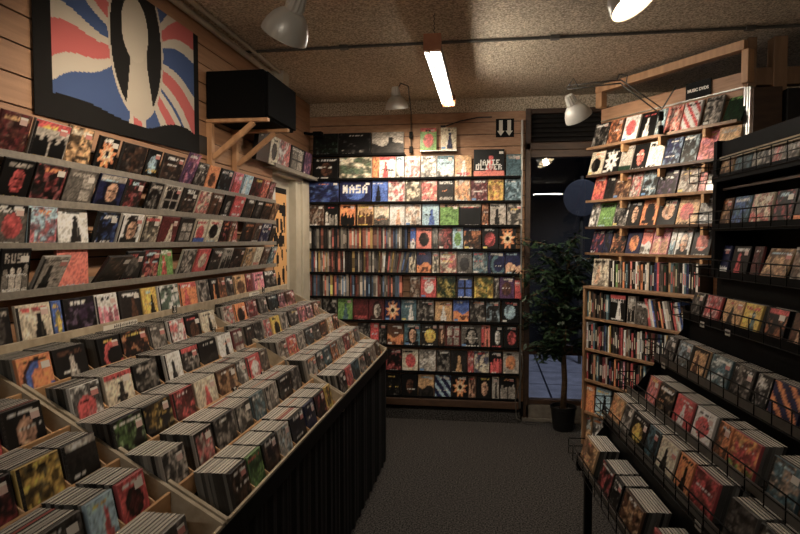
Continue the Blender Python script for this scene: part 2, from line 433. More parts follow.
# ------------------------------------------------------------------ window wall
WX1 = 2.35
wl = MB()
wl.box((XB, YW - .02, 0), (XB + .045, YW + .1, 2.60)); wl.box((XB, YW - .02, 2.26), (WX1, YW + .1, 2.32)); wl.box((XB + .045, YW, 2.56), (WX1, YW + .1, 2.60))
wl.box((XB + .045, YW - .01, 2.20), (WX1, YW + .08, 2.26)); wl.box((XB + .045, YW, .56), (WX1, YW + .08, .64)); wl.box((XB + .045, YW, .14), (WX1, YW + .08, .18))
wl.box((1.75, YW, .1), (1.82, YW + .1, 2.59))
struct(bx((XB, YW + .002, 2.601), (WX1, YW + .1, ZC)).build('wall_over_window', 'ceil'))
win = struct(wl.build('window_1', 'darkwood', bevel=.004))
lv = MB()
for q in range(6):
    z = 2.335 + q * .038
    lv.face([(XB + .045, YW + .01, z), (WX1, YW + .01, z), (WX1, YW + .05, z + .034), (XB + .045, YW + .05, z + .034)])
    lv.face([(XB + .045, YW + .01, z - .004), (XB + .045, YW + .05, z + .03), (WX1, YW + .05, z + .03), (WX1, YW + .01, z - .004)])
    lv.face([(XB + .045, YW + .01, z - .004), (WX1, YW + .01, z - .004), (WX1, YW + .01, z), (XB + .045, YW + .01, z)])
lv.box((XB + .045, YW + .07, 2.32), (WX1, YW + .09, 2.56))
struct(lv.build('window_louver', 'dark', win))
struct(bx((XB + .045, YW + .03, .64), (WX1, YW + .038, 2.20)).build('window_glass', 'glass', win))
struct(bx((XB + .045, YW + .03, .18), (WX1, YW + .038, .56)).build('window_pane', 'glass', win))
sl = MB(); sl.box((XB - .01, YW - .035, .0), (WX1, YW + .08, .03)); sl.box((XB + .02, YW - .02, .03), (WX1, YW + .08, .14))
struct(sl.build('trim_2', 'stone', bevel=.004))
# outside: paving, dark facade opposite
b = MB()
for i in range(-1, 6):
    for j in range(5):
        b.box((i * .62 + .01, 5.24 + j * .62, -.06), (i * .62 + .61, 5.24 + j * .62 + .605, -.01))
struct(b.build('pavement', 'pave'))
struct(bx((-2, 8.36, -.1), (6, 8.5, 5)).build('exterior_wall', 'brick'))
sg = thing('street_sign', (1.13, 7.6, 0), 'round blue street sign seen through the dark window', 'street sign')
X = Matrix.Translation((1.13, 7.58, 2.03)) @ Matrix.Rotation(math.pi / 2, 4, 'X')
b = MB(); b.lathe([(.001, -.004), (.22, -.004), (.225, 0), (.22, .004), (.001, .004)], 40, X); b.build('sign_disc', 'sign', sg, smooth=False)
b = MB(); b.tube([(1.13, 7.62, -.01), (1.13, 7.62, 2.3)], .022); b.build('pole', 'grey', sg)

# ================================================================== left wall shelves
ZL = [1.794, 1.653, 1.508, 1.357]; XL = -1.46
LEFTWORD = ['top', 'second', 'third', 'fourth']
for i, z in enumerate(ZL):
    e = thing('display_shelf', (XW, 1.6, z), 'long grey plastic display shelf on the slatted wall, %s down from the flag' % ('first', 'second', 'third', 'fourth')[i], 'shelf', 'grey shelves on the slatted wall')
    b = MB(); b.box((XW + .001, -.3, z - .021), (XL - .004, 4.02, z - .017)); b.box((XW + .001, -.3, z - .017), (XW + .004, 4.02, z + .02)); b.build('tray', 'lip', e)
    bx((XL - .004, -.3, z - .022), (XL, 4.02, z + .003)).build('lip', 'lip', e, bevel=.001)
LA = lambda i: (XL - .012, 0, ZL[i])
pos = '{} from the door, %s wall shelf'
lay('''-8 23 m Nb Tt; 26 62 l Gk Hr; 63 88 t Nk Ti h=.14 a=-14; 92 112 k So; 116 140 d Nb; 142 155 k Cc; 158 178 d Nb; 179 190 v Np h=.165 a=-24; 192 203 d Nl;
 204 214 o Cb; 216 228 k Ns; 229 238 p Gr; 239 248 c Pw; 249 258 m Nk; 258.5 265 r No; 265.5 271 b Np''', LA(0), (0, 1, 0), (1, 0, 0), -19, .13, 'cd', pos % 'top', 'CDs on the top wall shelf', True, sink=.007)
lay('''-6 25 k Fr Tl; 27 58 d Pk Nr; 60 89 g Kl Tl; 92 118 n Ff Hl; 119 137 d Nr; 143 156 k Nl Tl; 158 175 l Kk; 177 192 d Nb; 193 205 i Nr; 206 217 b Pd; 219 228 k Fl;
 229 239 r Bw h=.135; 241 249 d Nb; 251 258 d Fg; 259 267 d Nb; 268 274 b Nt''', LA(1), (0, 1, 0), (1, 0, 0), -21, .13, 'cd', pos % 'second', 'CDs on the second wall shelf', True, sink=.007)
lay('''-8 24 g Cr Hk a=-10; 26 56 c Nr h=.13 a=-6; 58.5 89 w Pd a=2 h=.138; 91 113 k Nu; 115 137 w Ff; 138 155 i Nk Tr; 156.5 173.5 m Pi; 175 189 d Kl; 190.5 202.5 i Cr Tr Ju;
 204 217 i Ck Tr h=.132; 218 226 k Nr; 226.5 231 b Pf; 231.5 237 r Nt a=-2 h=.13; 240 249.5 d Fb; 250 257.5 b Fg; 258 267 n Nl; 268 272 d Nb''',
    LA(2), (0, 1, 0), (1, 0, 0), -18, .13, 'cd', pos % 'third', 'CDs on the third wall shelf', True, sink=.007)
lay('''-2 28 k Gl Q:RUSH:l:.88 h=.145 a=-8; 29 57 l Pk Tg a=-28; 57.5 89 a Ta a=0 h=.155; 92 117 d Nb a=-36; 119 137 k Cg; 139 156.5 k Gf Nr a=-12; 158 173.5 e Pr a=2 h=.13;
 176 190 l Nk; 192.5 204 r Ci; 206 217 k Nb; 218 227.5 l Gk; 228 239.5 k Nb; 241 250 t Nl; 251 258 i Br; 259 265.5 b Nl; 266 272 s Nw''',
    LA(3), (0, 1, 0), (1, 0, 0), -20, .13, 'cd', pos % 'fourth', 'CDs on the fourth wall shelf', True, sink=.007)

# ================================================================== CD bins
YB = [-.10, 1.47, 2.78, 4.03]; XF, ZF = -.68, .775; PX, PZ = .143, .082
def tier(k): return XF - PX * (5 - k), ZF + PZ * (5 - k)
UNAME = ['nearest', 'middle', 'farthest']
units = []
for ui in range(3):
    y0, y1 = YB[ui], YB[ui + 1]
    e = thing('cd_bin', (-1.1, (y0 + y1) / 2, 0), ['black-fronted wooden CD bin nearest the camera, five stepped rows', 'black-fronted wooden CD bin between the other two bins', 'black-fronted wooden CD bin at the end by the door'][ui], 'CD bin', 'stepped CD bins along the slatted wall')
    units.append(e)
    # stepped side panels
    for ys in ((y0 + .005, y0 + .019), (y1 - .019, y1 - .005)):
        prof = [(XF, .70)] + [(XF, ZF)]
        for k in range(5, 0, -1):
            x, z = tier(k); prof += [(x, z + .004)]
        prof += [(-1.395, 1.185), (-1.395, .70)]
        b = MB(); b.face([(x, ys[0], z) for x, z in prof]); b.face([(x, ys[1], z) for x, z in prof[::-1]])
        for p, q in zip(prof, prof[1:] + prof[:1]): b.face([(p[0], ys[1], p[1]), (q[0], ys[1], q[1]), (q[0], ys[0], q[1]), (p[0], ys[0], p[1])])
        b.build('side_panel', 'board', e)
    for k in range(1, 6):
        x, z = tier(k)
        b = MB(); b.box((x - .009, y0 + .020, z - .06), (x, y1 - .020, z), m=0); b.build('lip', 'ply' if k < 5 else 'board', e, bevel=.0015)
        bx((x - PX - .0, y0 + .015, z - .045), (x - .0095, y1 - .015, z - .036)).build('row_floor', 'board', e)
    # black draped front
    b = MB(); N = 120
    for j in range(N):
        ya, yb = y0 + (y1 - y0) * j / N, y0 + (y1 - y0) * (j + 1) / N
        fx = lambda y: XF - .012 + .006 * math.sin(y * 52) + .003 * math.sin(y * 131)
        b.face([(fx(ya), ya, .0), (fx(yb), yb, .0), (fx(yb), yb, .71), (fx(ya), ya, .71)])
    b.build('front_drape', 'blackcloth', e, smooth=True)
    bx((-1.40, y1 - .02, 0), (XF - .02, y1 - .004, .7)).build('end_panel', 'black', e)
    bx((XF - .011, y0, .705), (XF + .002, y1, ZF - .008)).build('front_rail', 'black', e)

def unit_of(y):
    for ui in range(3):
        if YB[ui] <= y < YB[ui + 1]: return units[ui]
    return units[2]
# one divider mesh, shared
def divider_mesh():
    prof = [(0, -.036), (0, .0), (-.045, .03), (-.125, .03), (-.125, -.036)]
    b = MB(); b.face([(x, -.0025, z) for x, z in prof]); b.face([(x, .0025, z) for x, z in prof[::-1]])
    for p, q in zip(prof, prof[1:] + prof[:1]): b.face([(p[0], .0025, p[1]), (q[0], .0025, q[1]), (q[0], -.0025, q[1]), (p[0], -.0025, p[1])])
    o = b.build('divider', 'ply'); me = o.data; bpy.data.objects.remove(o); return me
DIV = divider_mesh()
packed = MB()
TOPG = [(206, 199, 186), (198, 191, 178), (212, 205, 192), (188, 181, 170), (202, 195, 182), (176, 169, 158), (218, 211, 198)]
def stack(A, right, n, lean, w, count, step, h=.125, th=.0106, first=1, own=0, where='', group=None):
    for q in range(first, count + 1):
        hh = h + rnd.uniform(-.0007, .0007); c_ = rnd.choice(TOPG)
        if rnd.random() < .05: c_ = rnd.choice([(190, 180, 160), (170, 60, 50), (40, 38, 36), (200, 150, 120)])
        tp = lin(c_); g_ = rnd.uniform(.12, .6); sd = lin([x * g_ for x in rnd.choice(TOPG)])
        X = frame(V(A) - V(n) * (step * q), right, n, lean)
        ww = w / 2 - rnd.uniform(0, .004); off = rnd.uniform(-.002, .002)
        if q <= own:
            b_ = MB(); b_.box((-ww, 0, 0), (ww, th, hh), cs=[sd, tp, sd, sd, sd, sd]); b_.box((-ww + .006, -.0003, .002), (ww - .001, 0, hh - .002), c=lin(rnd.choice([PAL[z] for z in 'dkglbn']))); o = b_.build('cd_case', 'print'); o.matrix_world = X
            tag(o, 'CD %s behind the front one, %s' % (('one', 'two', 'three', 'four')[q - 1], where), 'CD', group); continue
        packed.box((-ww + off, 0, 0), (ww + off, th, hh), X=X, cs=[sd, tp, sd, sd, sd, sd])
BN = ['topmost', 'second', 'middle', 'fourth', 'front']
def binrow(k, rows, auto_from=None, auto_px=None):
    x, z = tier(k)
    A = (x - .012, 0, z)
    tail = ''
    cols = 'd g l b s k m n t'.split()
    if auto_from:
        px = auto_from; i = 0; r2 = random.Random(k)
        while True:
            t0 = along(A, (0, 1, 0), px)
            if t0 + .15 > YB[3] - .03: break
            # next compartment of .148 m
            lo, hi = px, px + 60
            for _ in range(40):
                mid = (lo + hi) / 2
                if along(A, (0, 1, 0), mid) < t0 + .138: lo = mid
                else: hi = mid
            c1, c2 = r2.choice(cols), r2.choice('l w b r k i'.split())
            if c1 == c2: c2 = 'o'
            tail += '; %.2f %.2f %s N%s' % (px, lo, c1, c2)
            px = lo + (lo - px) * .05
    out = lay(rows + tail, A, (0, 1, 0), (1, 0, 0), 12, .125, 'cd', '{} from the door, %s bin row' % BN[k - 1], 'front CDs of the %s bin row' % BN[k - 1], True, sink=.036, deco=.6)
    for j, (o, c0, w, ln, opt) in enumerate(out):
        n = int(opt.get('n', rnd.choice((8, 9, 9, 9, 9))))
        near = c0.y < 1.85
        stack(c0, (0, 1, 0), (1, 0, 0), ln, w, n, .01088, own=2 if near else 0, where='%s from the door, %s bin row' % (ORD[len(out) - 1 - j], BN[k - 1]), group='CDs packed in the bins')
        yd = c0.y + w / 2 + .005
        if all(abs(yd - y) > .02 for y in YB):
            d = bpy.data.objects.new('divider', DIV); COL.objects.link(d); d.location = (x - .010, yd, z); child(d, unit_of(yd))
binrow(1, '''-60 -32 z Nd; -30 -4 g Nd n=3; 24 58 o Uu; 60 92 k Pl Tb; 104 126 k Ur; 127 152.5 k No; 154 170 g Nl; 173 189 w Nr; 190.5 204 k Cb; 205 219 i Pk n=6; 227 237 l Nr n=2; 238 249 o Ck; 250 260 m Nl;
 261.5 270 d Nl; 271 280 k Ns; 281 288 d Np; 288.5 297 b Np''')
binrow(2, '''-70 -42 k Nr; -40 6 r Bk; 8 50 k Ff; 78 107 w Nk Cr n=6; 111 138 i Pd Hr; 140 163 k Nl Tl; 170 186 w Pk; 187 203 d Nl Hr; 204 221 k Ld; 222.5 235.5 w Pk; 237 246.5 m Kl n=2; 250 257.5 d Nb; 258 266 d Nl; 267 274 l Nr; 275 283 y Ck;
 284.5 291 l Nk; 292 301 d Nl; 302 308.5 p Nd; 309 315 d Np; 316 321 b Nf''')
binrow(3, '''-80 -32 k Nw; -28 22 k Nr; 26 69 y Nk; 71 104 d Gk Hl n=6; 119 150 k Ne; 151 177.5 k Ny Bf; 179 199 r Nd; 201 221 i Pr; 223 241 b Nt; 242 251 g Nw; 252 264 r Cw; 265 272 g Nb; 282.5 291 l Nb; 291.5 300 r Ny; 300.5 308 l Ng;
 308.5 316 d Ns; 316.5 323 g Nk''', 323.5)
binrow(4, '''-30 30 k Nl; 36 92 g Nd; 97 123 c Pr; 127 153 r Cd; 170 192 l Nk; 201 219 l Nr Rk; 221 240 d Nl; 241 256 l Nk; 257 269 s Nl; 270 282 l Ng; 283 295 k Nb; 295.5 304 d Nl; 311 320 l Nd; 320.5 327 k Nl; 327.5 334 s Nd''', 334.5)
binrow(5, '''30 90 k Ny; 96 142 d Nb; 148 196 l Nd; 238 254 d Nb; 255 268 e Nz; 269 283 k Nb; 284 295 l Nc; 296 309 k Nd; 310 319 n Nd; 320 329 k Nr; 330 335 y Nd; 343 349.5 k Nl; 350 355.5 r Nl; 356 362 s Nd; 362.5 368 l Nd;
 368.5 373 d Nl; 373.5 378 l Nb; 378.5 382 b Nd''')
# the ledge above the bins, with its own face-out row
led = thing('display_ledge', (-1.46, 2, 1.2), 'wooden ledge behind the CD bins carrying a row of CDs', 'ledge')
bx((XW + .001, -.1, 1.175), (-1.40, 4.03, 1.188)).build('ledge_board', 'ply', led)
b = MB(); b.box((-1.40, -.1, 1.15), (-1.388, 4.03, 1.214)); b.build('ledge_lip', 'board', led, bevel=.002)
lay('''-12 15 k Fg Tl; 20.5 55 i Pk Tr; 56 66 u Cy; 68 98.5 k Nv; 99 121 w Gp; 123 144 d Pb Tw; 145 159.5 y Pk; 161.5 181.5 w Nz; 182 199 o Pr Hr; 200.5 211.5 l Nk; 212.5 220 k Po; 221 228 b No;
 228.5 235.5 g Nk; 236 247.5 t Cb; 248 253.5 m Nr; 255 265.5 p Pf; 266.5 278 d Nl''', (-1.405, 0, 1.212), (0, 1, 0), (1, 0, 0), 8, .13, 'cd', '{} from the door, wooden ledge', 'CDs on the wooden ledge', True, sink=.022)

def slip(px0, px1, X, z, label, h=.02, cat='label card', mk=True):
    y0, y1 = along((X, 0, z), (0, 1, 0), px0), along((X, 0, z), (0, 1, 0), px1)
    b = MB(); b.box((X, y0, z - h), (X + .0015, y1, z), c=lin((206, 200, 188)))
    if mk:
        r3 = random.Random(int(px0))
        y = y0 + (y1 - y0) * .3
        while y < y1 - .014:
            a = r3.uniform(.004, .009); b.box((X + .0015, y, z - h * r3.uniform(.7, .85)), (X + .0019, y + a * .5, z - h * r3.uniform(.1, .3)), c=lin((30, 28, 28))); b.box((X + .0015, y, z - h * .55), (X + .0019, y + a, z - h * .4), c=lin((30, 28, 28))); y += a + .004
    return tag(b.build('label_card', 'print'), label, cat)
slip(103, 137, -1.388, 1.205, 'white handwritten label card on the ledge below the white pink-figured CD', .022)
slip(249, 259, -1.388, 1.208, 'small white label card on the ledge near the door', .02)
def letter(px, k, ch, label):
    if k == 0: X, z = -1.388, 1.214
    else:
        X, z = tier(k)
    y = along((X, 0, z), (0, 1, 0), px)
    e = thing('letter_tag', (X, y, z), label, 'letter tag', 'letter tags on the bin lips')
    b = MB()
    for lo, hi in (((-.016, -.02), (-.013, .014)), ((.013, -.02), (.016, .014)), ((-.016, -.02), (.016, -.017))):
        b.box((X + .001, y + lo[0], z + lo[1]), (X + .005, y + hi[0], z + hi[1]))
    b.build('clip_frame', 'black', e)
    b = MB(); b.box((X + .0005, y - .013, z - .017), (X + .003, y + .013, z + .012), c=lin((200, 194, 182)))
    for row, dg in enumerate(FONT[ch]):
        for bit in range(3):
            if int(dg) >> (2 - bit) & 1: b.box((X + .003, y - .009 + bit * .006, z + .008 - (row + 1) * .0045), (X + .0034, y - .003 + bit * .006, z + .008 - row * .0045), c=lin((24, 22, 22)))
    b.build('card', 'print', e)
letter(174, 0, 'V', 'black clipped letter tag on the wooden ledge under the orange CD')
letter(263, 0, 'W', 'black clipped letter tag at the door end of the wooden ledge')
letter(213, 1, 'Z', 'black clipped letter tag on the topmost bin row lip below the black figure CD')
letter(275, 1, 'A', 'black clipped letter tag on the topmost bin row lip near the door')
letter(234, 3, 'M', 'black clipped letter tag on the middle bin row lip below the brown CD')
letter(262, 3, 'N', 'black clipped letter tag on the middle bin row lip below the red CD')

# ================================================================== back wall
YL = 5.02
YBOT = [152.6, 177.5, 201.5, 225.5, 249, 273, 297.5, 321, 345.5, 371, 396]
ZB = [hit(420, y, 1, YL).z for y in YBOT]
XBL = hit(307, 250, 1, YL).x; XBR = hit(519.5, 300, 1, YL).x
RW = ['top', 'second', 'third', 'fourth', 'fifth', 'sixth', 'seventh', 'eighth', 'ninth', 'tenth', 'lowest']
for i, z in enumerate(ZB):
    x1 = XBR if i else hit(405, 152, 1, YL).x
    e = thing('display_shelf', ((XBL + x1) / 2, YL, z), 'thin black display shelf on the back wall, %s of its rows' % (RW[i] if i not in (0, 10) else RW[i] + ' one'), 'shelf', 'black shelves on the back wall')
    b = MB(); b.box((XBL, YL - .004, z - .013), (x1, YW - .002, z - .008)); b.build('tray', 'black', e)
    bx((XBL, YL - .008, z - .015), (x1, YL - .004, z + .004)).build('lip', 'black', e)
BK = [
 '''312.6 337.5 k Nz k=game; 338 370.5 k Bl Nd k=game; 371.5 403.5 l Pk Ld k=game''',
 '''312 338 k Fb k=game; 339 371.5 i Nz k=game; 372 379 o No; 379 395.5 w Pr Hr; 396 404 c Lw; 404.5 420 w Nr; 420.7 436.5 w Ng; 437 454 c Lw Hs; 454.6 471.6 t Pw Br; 473.5 504.5 k Pr Ja Q:JAMIE:w:.62 Q:OLIVER:w:.46 k=book h=.235; 506 522 s Tl''',
 '''308 338.4 n Nu k=game; 339.4 371 n Cu Q:NASA:w:.8 k=game; 372 387.7 u Pk; 388 404.5 w Nr; 405.2 420.5 i Nd; 421.2 437 i Nr; 437.7 454 d Tw Bl; 454.6 470.5 i No; 471 487.5 m Nl; 488 503.5 y No; 504.7 521 s Nc''',
 '''308.5 323.7 b Nl; 324.4 338 k Gl; 339.6 355 o Gk; 357 373.4 t Gb; 374 389 i Lg; 389.5 404.5 w Pf; 405 421 w Nf; 422 439 c Pu; 440 458.6 e Hf; 459 481 k Tr Hi; 481.6 488.5 b No; 490 506 l Pk; 507 522.5 l Nk''',
 '''410 415.6 u Lw; 416 431.5 a Ck; 432 437.8 k Nl; 438.2 452 d Nr; 452.4 463 c Ce; 463.6 481 d No Hn; 482 498.5 k Cr; 499 516 k So''',
 '''408.6 415.8 i Nd; 416.4 431.4 n Lo; 432 439 i Nk; 440 456.6 i Nr; 457 472 g Cd; 472.6 487.6 s Nl; 488 504.6 n Us; 505 521.5 n Lf''',
 '''409.6 419.8 b Nl; 420.5 436 r Cw; 437 455.4 z Ny; 456.6 473 d Ku; 474 493 y Nz; 493.3 499 d Nl; 499.4 514.3 v Cb; 514.7 521.5 r Tw h=.16''',
 '''306 321 l Nb; 321.6 337 k Nl; 337.5 352.3 e Ps; 353 368.2 m Br; 368.7 384 m Fl; 384.6 400.5 n So; 401 416.3 s Pw; 417 433.8 d Nl; 435 451.7 t Pw h=.175; 453 469 u Lo; 470 485.5 d Nl; 486 500 d Nc; 501.6 519 k Cc''',
 '''357 369.7 d Nl; 370 378.6 r Bw; 379 386.3 k Nl; 387 403.4 b Lo; 404 420 s Ff; 421 438 d Cy; 438.6 445 b Ff; 445.4 460.4 m Kl; 461 481 g Fl; 481.3 484 r Bk; 484.3 490 a Pb; 490.6 503.5 k Fw; 504 517.6 k Cr''',
 '''384 386.6 r Bk; 387 401.6 k Nr; 402 418 i Cr; 419 435.6 l Nw; 436.4 450 d Nl; 450.4 467 d Pt; 467.6 473.6 r Nl; 474 489 i Nn; 489.5 502.4 k Gr; 503 519 l Co''',
 '''384.7 400.5 k Nd; 401 417.2 k Fb; 417.8 434 t Ld; 434.6 451 n Dc; 452 468 k So; 468.4 475.6 b Nf; 476.2 491.5 k Ff; 492 499 l Pd; 499.5 515.7 k Gl''']
for i, s in enumerate(BK):
    lay(s, (0, YL - .001, ZB[i]), (1, 0, 0), (0, -1, 0), 6, .19, 'dvd', '{} from the window, %s back wall row' % RW[i], 'face-out cases in the %s back wall row' % RW[i], True, sink=.008, deco=.4, cell=.0078)
lay('420 436.5 e Cr Hr; 440.6 456.5 i Pn', (0, YL + .03, ZB[0] + .02), (1, 0, 0), (0, -1, 0), 2, .19, 'dvd', '{} from the window high beside the clamp lamp', 'two cases high on the back wall', True)
bx((hit(437, 150, 1, YL).x - .145, YL + .006, ZB[0] + .012), (hit(456.5, 150, 1, YL).x, YW - .002, ZB[0] + .018)).build('case_bracket', 'chrome')
tag(bpy.data.objects['case_bracket'], 'thin metal bracket holding two cases high on the back wall', 'bracket')
# three shelves of spines: more cases than anyone would lift out one by one
sp = MB()
SPC = [(150, 140, 128), (188, 178, 162), (40, 38, 38), (26, 25, 26), (120, 44, 34), (150, 70, 44), (70, 92, 116), (60, 56, 54), (96, 88, 80), (176, 140, 60), (40, 58, 88), (130, 122, 110), (34, 30, 28), (196, 188, 174), (84, 50, 38)]
r4 = random.Random(5)
def spine_cols(rng):
    c = rng.choice(SPC); return c
for i, (pa, pb) in zip((4, 5, 6), ((308.5, 408), (308.5, 407), (308.5, 401))):
    x = hit(pa, YBOT[i], 1, YL).x; xe = hit(pb, YBOT[i], 1, YL).x; z = ZB[i] - .007
    while x < xe - .012:
        t = r4.choice((.0145, .0145, .0145, .010, .022)); hh = .19 if r4.random() < .85 else r4.uniform(.168, .186)
        ln = 0
        if i == 5 and x > -.95: ln = min(.32, (x + .95) * .9)
        X = Matrix.Translation((x, YL + .004 + r4.uniform(0, .01), z)) @ Matrix.Rotation(ln, 4, 'Y')
        c = spine_cols(r4); g_ = r4.uniform(.5, 1.7); c2 = [min(235, a * g_ + 12) for a in c]
        z1, z2 = hh * r4.uniform(.1, .35), hh * r4.uniform(.55, .85)
        for lo, hi, cc in ((0, z1, c), (z1, z2, c2), (z2, hh, c)): sp.box((.0008, 0, lo), (t - .0008, .06, hi), X=X, c=lin(cc))
        x += t
o = sp.build('shelved_dvd_spines', 'print')
tag(o, 'tightly shelved DVD spines filling three shelves at the door end of the back wall', 'DVDs', kind='stuff')
# bottom board, plinth, side metal strips
tag(bx((XBL, YL - .03, ZB[10] - .075), (XBR, YW - .002, ZB[10] - .018)).build('kick_board', 'darkwood', bevel=.003), 'brown wooden board running under the lowest back wall row', 'board')
struct(bx((XW, YW - .10, 0), (XB - .03, YW - .001, .085)).build('baseboard_back', 'carpet'))
tag(bx((XBR + .004, YL + .005, .12), (XBR + .018, YW - .002, 2.5)).build('edge_strip', 'chrome', bevel=.002), 'thin metal edge strip at the window end of the back wall', 'metal strip')
pts = [V((XBR + .02, YL - .03, .62)), V((XBR + .03, YL - .045, .5)), V((XBR + .012, YL - .04, .36)), V((XBR - .03, YL - .05, .2)), V((XBR - .02, YL - .06, .06)), V((XBR + .06, YL - .07, .012)), V((XBR + .25, YL - .05, .036))]
b = MB(); b.tube(pts, .004, 6); tag(b.build('cable', 'grey', smooth=True), 'loose grey cable hanging at the corner by the window sill', 'cable')
# arrow sign
s0, s1 = hit(496, 119, 1, YW - .004), hit(514, 137, 1, YW - .004)
e = thing('arrow_sign', ((s0.x + s1.x) / 2, YW - .004, s1.z), 'black square sign with two white down arrows on the back wall', 'sign')
bx((s0.x, YW - .006, s1.z), (s1.x, YW - .001, s0.z)).build('board', 'black', e)
for q in (0, 1):
    cx = s0.x + (s1.x - s0.x) * (.27 + .46 * q); zt, zb = s0.z - .012, s1.z + .012; m_ = zb + (zt - zb) * .32
    b = MB(); y = YW - .0075
    b.face([(cx - .015, y, m_), (cx + .015, y, m_), (cx + .015, y, zt), (cx - .015, y, zt)], c=lin((214, 206, 190)))
    b.face([(cx - .03, y, m_), (cx, y, zb), (cx + .03, y, m_)], c=lin((214, 206, 190))); b.build('arrow', 'print', e)

# ================================================================== corner display wall (set at an angle)
P1 = V((.758, 4.71, 0)); RD = V((.560, -.829, 0)).normalized(); ND = V((-RD.y * -1, 0, 0)); ND = V((RD.y, -RD.x, 0)).normalized()
if ND.x > 0: ND = -ND
def dq(s, d, z): return P1 + RD * s - ND * d + V((0, 0, z))   # s along, d into the wall
def dbox(lo, hi, m='slat', name='x', parent=None, bevel=0., c=None):
    X = Matrix.Identity(4); y = -ND
    for i in range(3): X[i][0], X[i][1], X[i][2], X[i][3] = RD[i], y[i], (0, 0, 1)[i], P1[i]
    b = MB(); b.box(lo, hi, X=X, c=c); return b.build(name, m, parent, bevel=bevel)
DS0, DS1 = along(P1 + V((0, 0, 1.8)) - ND * .07, RD, 599), along(P1 + V((0, 0, 2.2)) - ND * .07, RD, 745)
b = MB()
X = Matrix.Identity(4)
for i in range(3): X[i][0], X[i][1], X[i][2], X[i][3] = RD[i], (-ND)[i], (0, 0, 1)[i], P1[i]
b.box((DS0, .098, .1), (DS1, .11, 2.50), X=X, m=0)
slats(b, DS0, DS1, lambda s, d, z: dq(s, .098 - d, z), z0=1.16, z1=2.50, pitch=.2, gap=.008)
struct(b.build('wall_corner', ['dark', 'slat']))
ZD = [2.215, 2.008, 1.818, 1.619, 1.425]
DW = ['top', 'second', 'third', 'fourth', 'fifth']
S0 = along(P1 + V((0, 0, 1.8)), RD, 586)
for i, z in enumerate(ZD):
    e = thing('display_shelf', P1 + RD * .5 + V((0, 0, z)), 'narrow wooden display shelf on the angled corner wall, %s from its top' % ('first', 'second', 'third', 'fourth', 'fifth')[i], 'shelf', 'shelves on the angled corner wall')
    dbox((S0, .0, z - .014), (DS1, .079, z - .008), 'oak', 'tray', e); dbox((S0, -.005, z - .016), (DS1, -.001, z + .002), 'darkwood' if i % 2 else 'oak', 'lip', e)
    for q in (.3, .62, .95): dbox((q, .0, z - .07), (q + .02, .079, z - .0145), 'ply', 'bracket', e)
DD = [
 '''590.5 605 k Nl; 605.6 619 b No; 620.6 635.5 w Cr; 637 652.5 k Pw; 653 662 c Nl; 662.6 678 a Nw; 679 697 w Dr; 701 718.5 l Nk; 721 740.5 z Te a=26''',
 '''587 600.4 i Ck; 601 616 k Sw; 617 629.6 l Jz; 630 644.2 k Fa; 644.6 660.6 w Tk; 661.4 678 n Nc; 679 695.4 d Nc; 696 714 p Na; 716 738 t Tl a=10''',
 '''590.6 602 r No; 602.5 611.6 d Nk; 612 627.4 b Nt; 628 639 l Nr; 639.5 654.4 d Nc; 655 674.6 d Nv; 676 696 l Nb; 697 704 r Nk; 704.4 713 b Nd; 715 735 l Nd''',
 '''587.5 596 w Nk; 596.5 611 e Tk; 611.4 625 k Rw Nl; 625.5 638 d Ff; 638.6 654.4 o Fk; 655 674 k Cf Q:DEVO:i:.9; 674.5 695.4 t Cr; 696 713 g Nl; 715 736 d Ng''',
 '''589 600.6 n Nr; 601 608 n Nk; 609 623 k No; 624 638 n Co; 638.5 649 a Lw; 649.5 666 p Gf; 667 672.4 w Lc; 673 688 w Ff; 689.5 708 d Ca''']
for i, s in enumerate(DD):
    lay(s, P1 + V((0, 0, ZD[i])) - ND * .004, RD, ND, 17, .19, 'dvd', '{} from the window, %s corner shelf' % DW[i], 'face-out cases on the %s corner shelf' % DW[i], sink=.006, deco=.4, cell=.0078)
# head frame of the corner wall
e = thing('head_frame', dq(.6, 0, 2.4), 'open pine timber frame along the top of the angled corner wall', 'timber frame')
dbox((DS0, .015, 2.612), (DS1 + .02, .075, 2.665), 'pine', 'top_rail', e, .004)
dbox((DS0, .02, 2.501), (DS0 + .06, .075, 2.611), 'pine', 'post', e, .004); dbox((DS1 + .001, .02, 2.42), (DS1 + .045, .075, 2.611), 'pine', 'post', e, .004)
o = dbox((DS0 + .02, .055, 2.402), (DS1, .079, 2.408), 'chrome', 'edge_rail'); tag(o, 'thin bright metal rail above the top corner shelf', 'metal rail')
e = thing('edge_trim', dq(DS1, .05, 2.1), 'ribbed bright metal trim at the far side of the angled corner wall', 'metal trim')
for q in range(3): dbox((DS1 + .004 + q * .016, .045, 1.3), (DS1 + .016 + q * .016, .095, 2.40), 'chrome', 'rib', e, .002)
# MUSIC DVDS sign
sa, sb = along(P1 + V((0, 0, 2.45)) - ND * .07, RD, 686), along(P1 + V((0, 0, 2.45)) - ND * .07, RD, 711)
e = thing('shelf_sign', dq((sa + sb) / 2, .07, 2.45), 'black sign lettered MUSIC DVDS on the angled corner wall', 'sign')
dbox((sa, .067, 2.41), (sb, .075, 2.515), 'blackcloth', 'board', e)
fc = bpy.data.curves.new('lettering', 'FONT'); fc.body = 'MUSIC DVDS'; fc.align_x = 'CENTER'; fc.align_y = 'CENTER'; fc.size = .026; fc.extrude = .0006; fc.offset = .0012
ft = bpy.data.objects.new('lettering_curve', fc); COL.objects.link(ft); bpy.context.view_layer.update()
fm = bpy.data.meshes.new_from_object(ft.evaluated_get(bpy.context.evaluated_depsgraph_get())); bpy.data.objects.remove(ft)
fo = bpy.data.objects.new('lettering', fm); COL.objects.link(fo); fm.materials.clear(); fm.materials.append(M['tagwhite'])
Mx = Matrix.Identity(4)
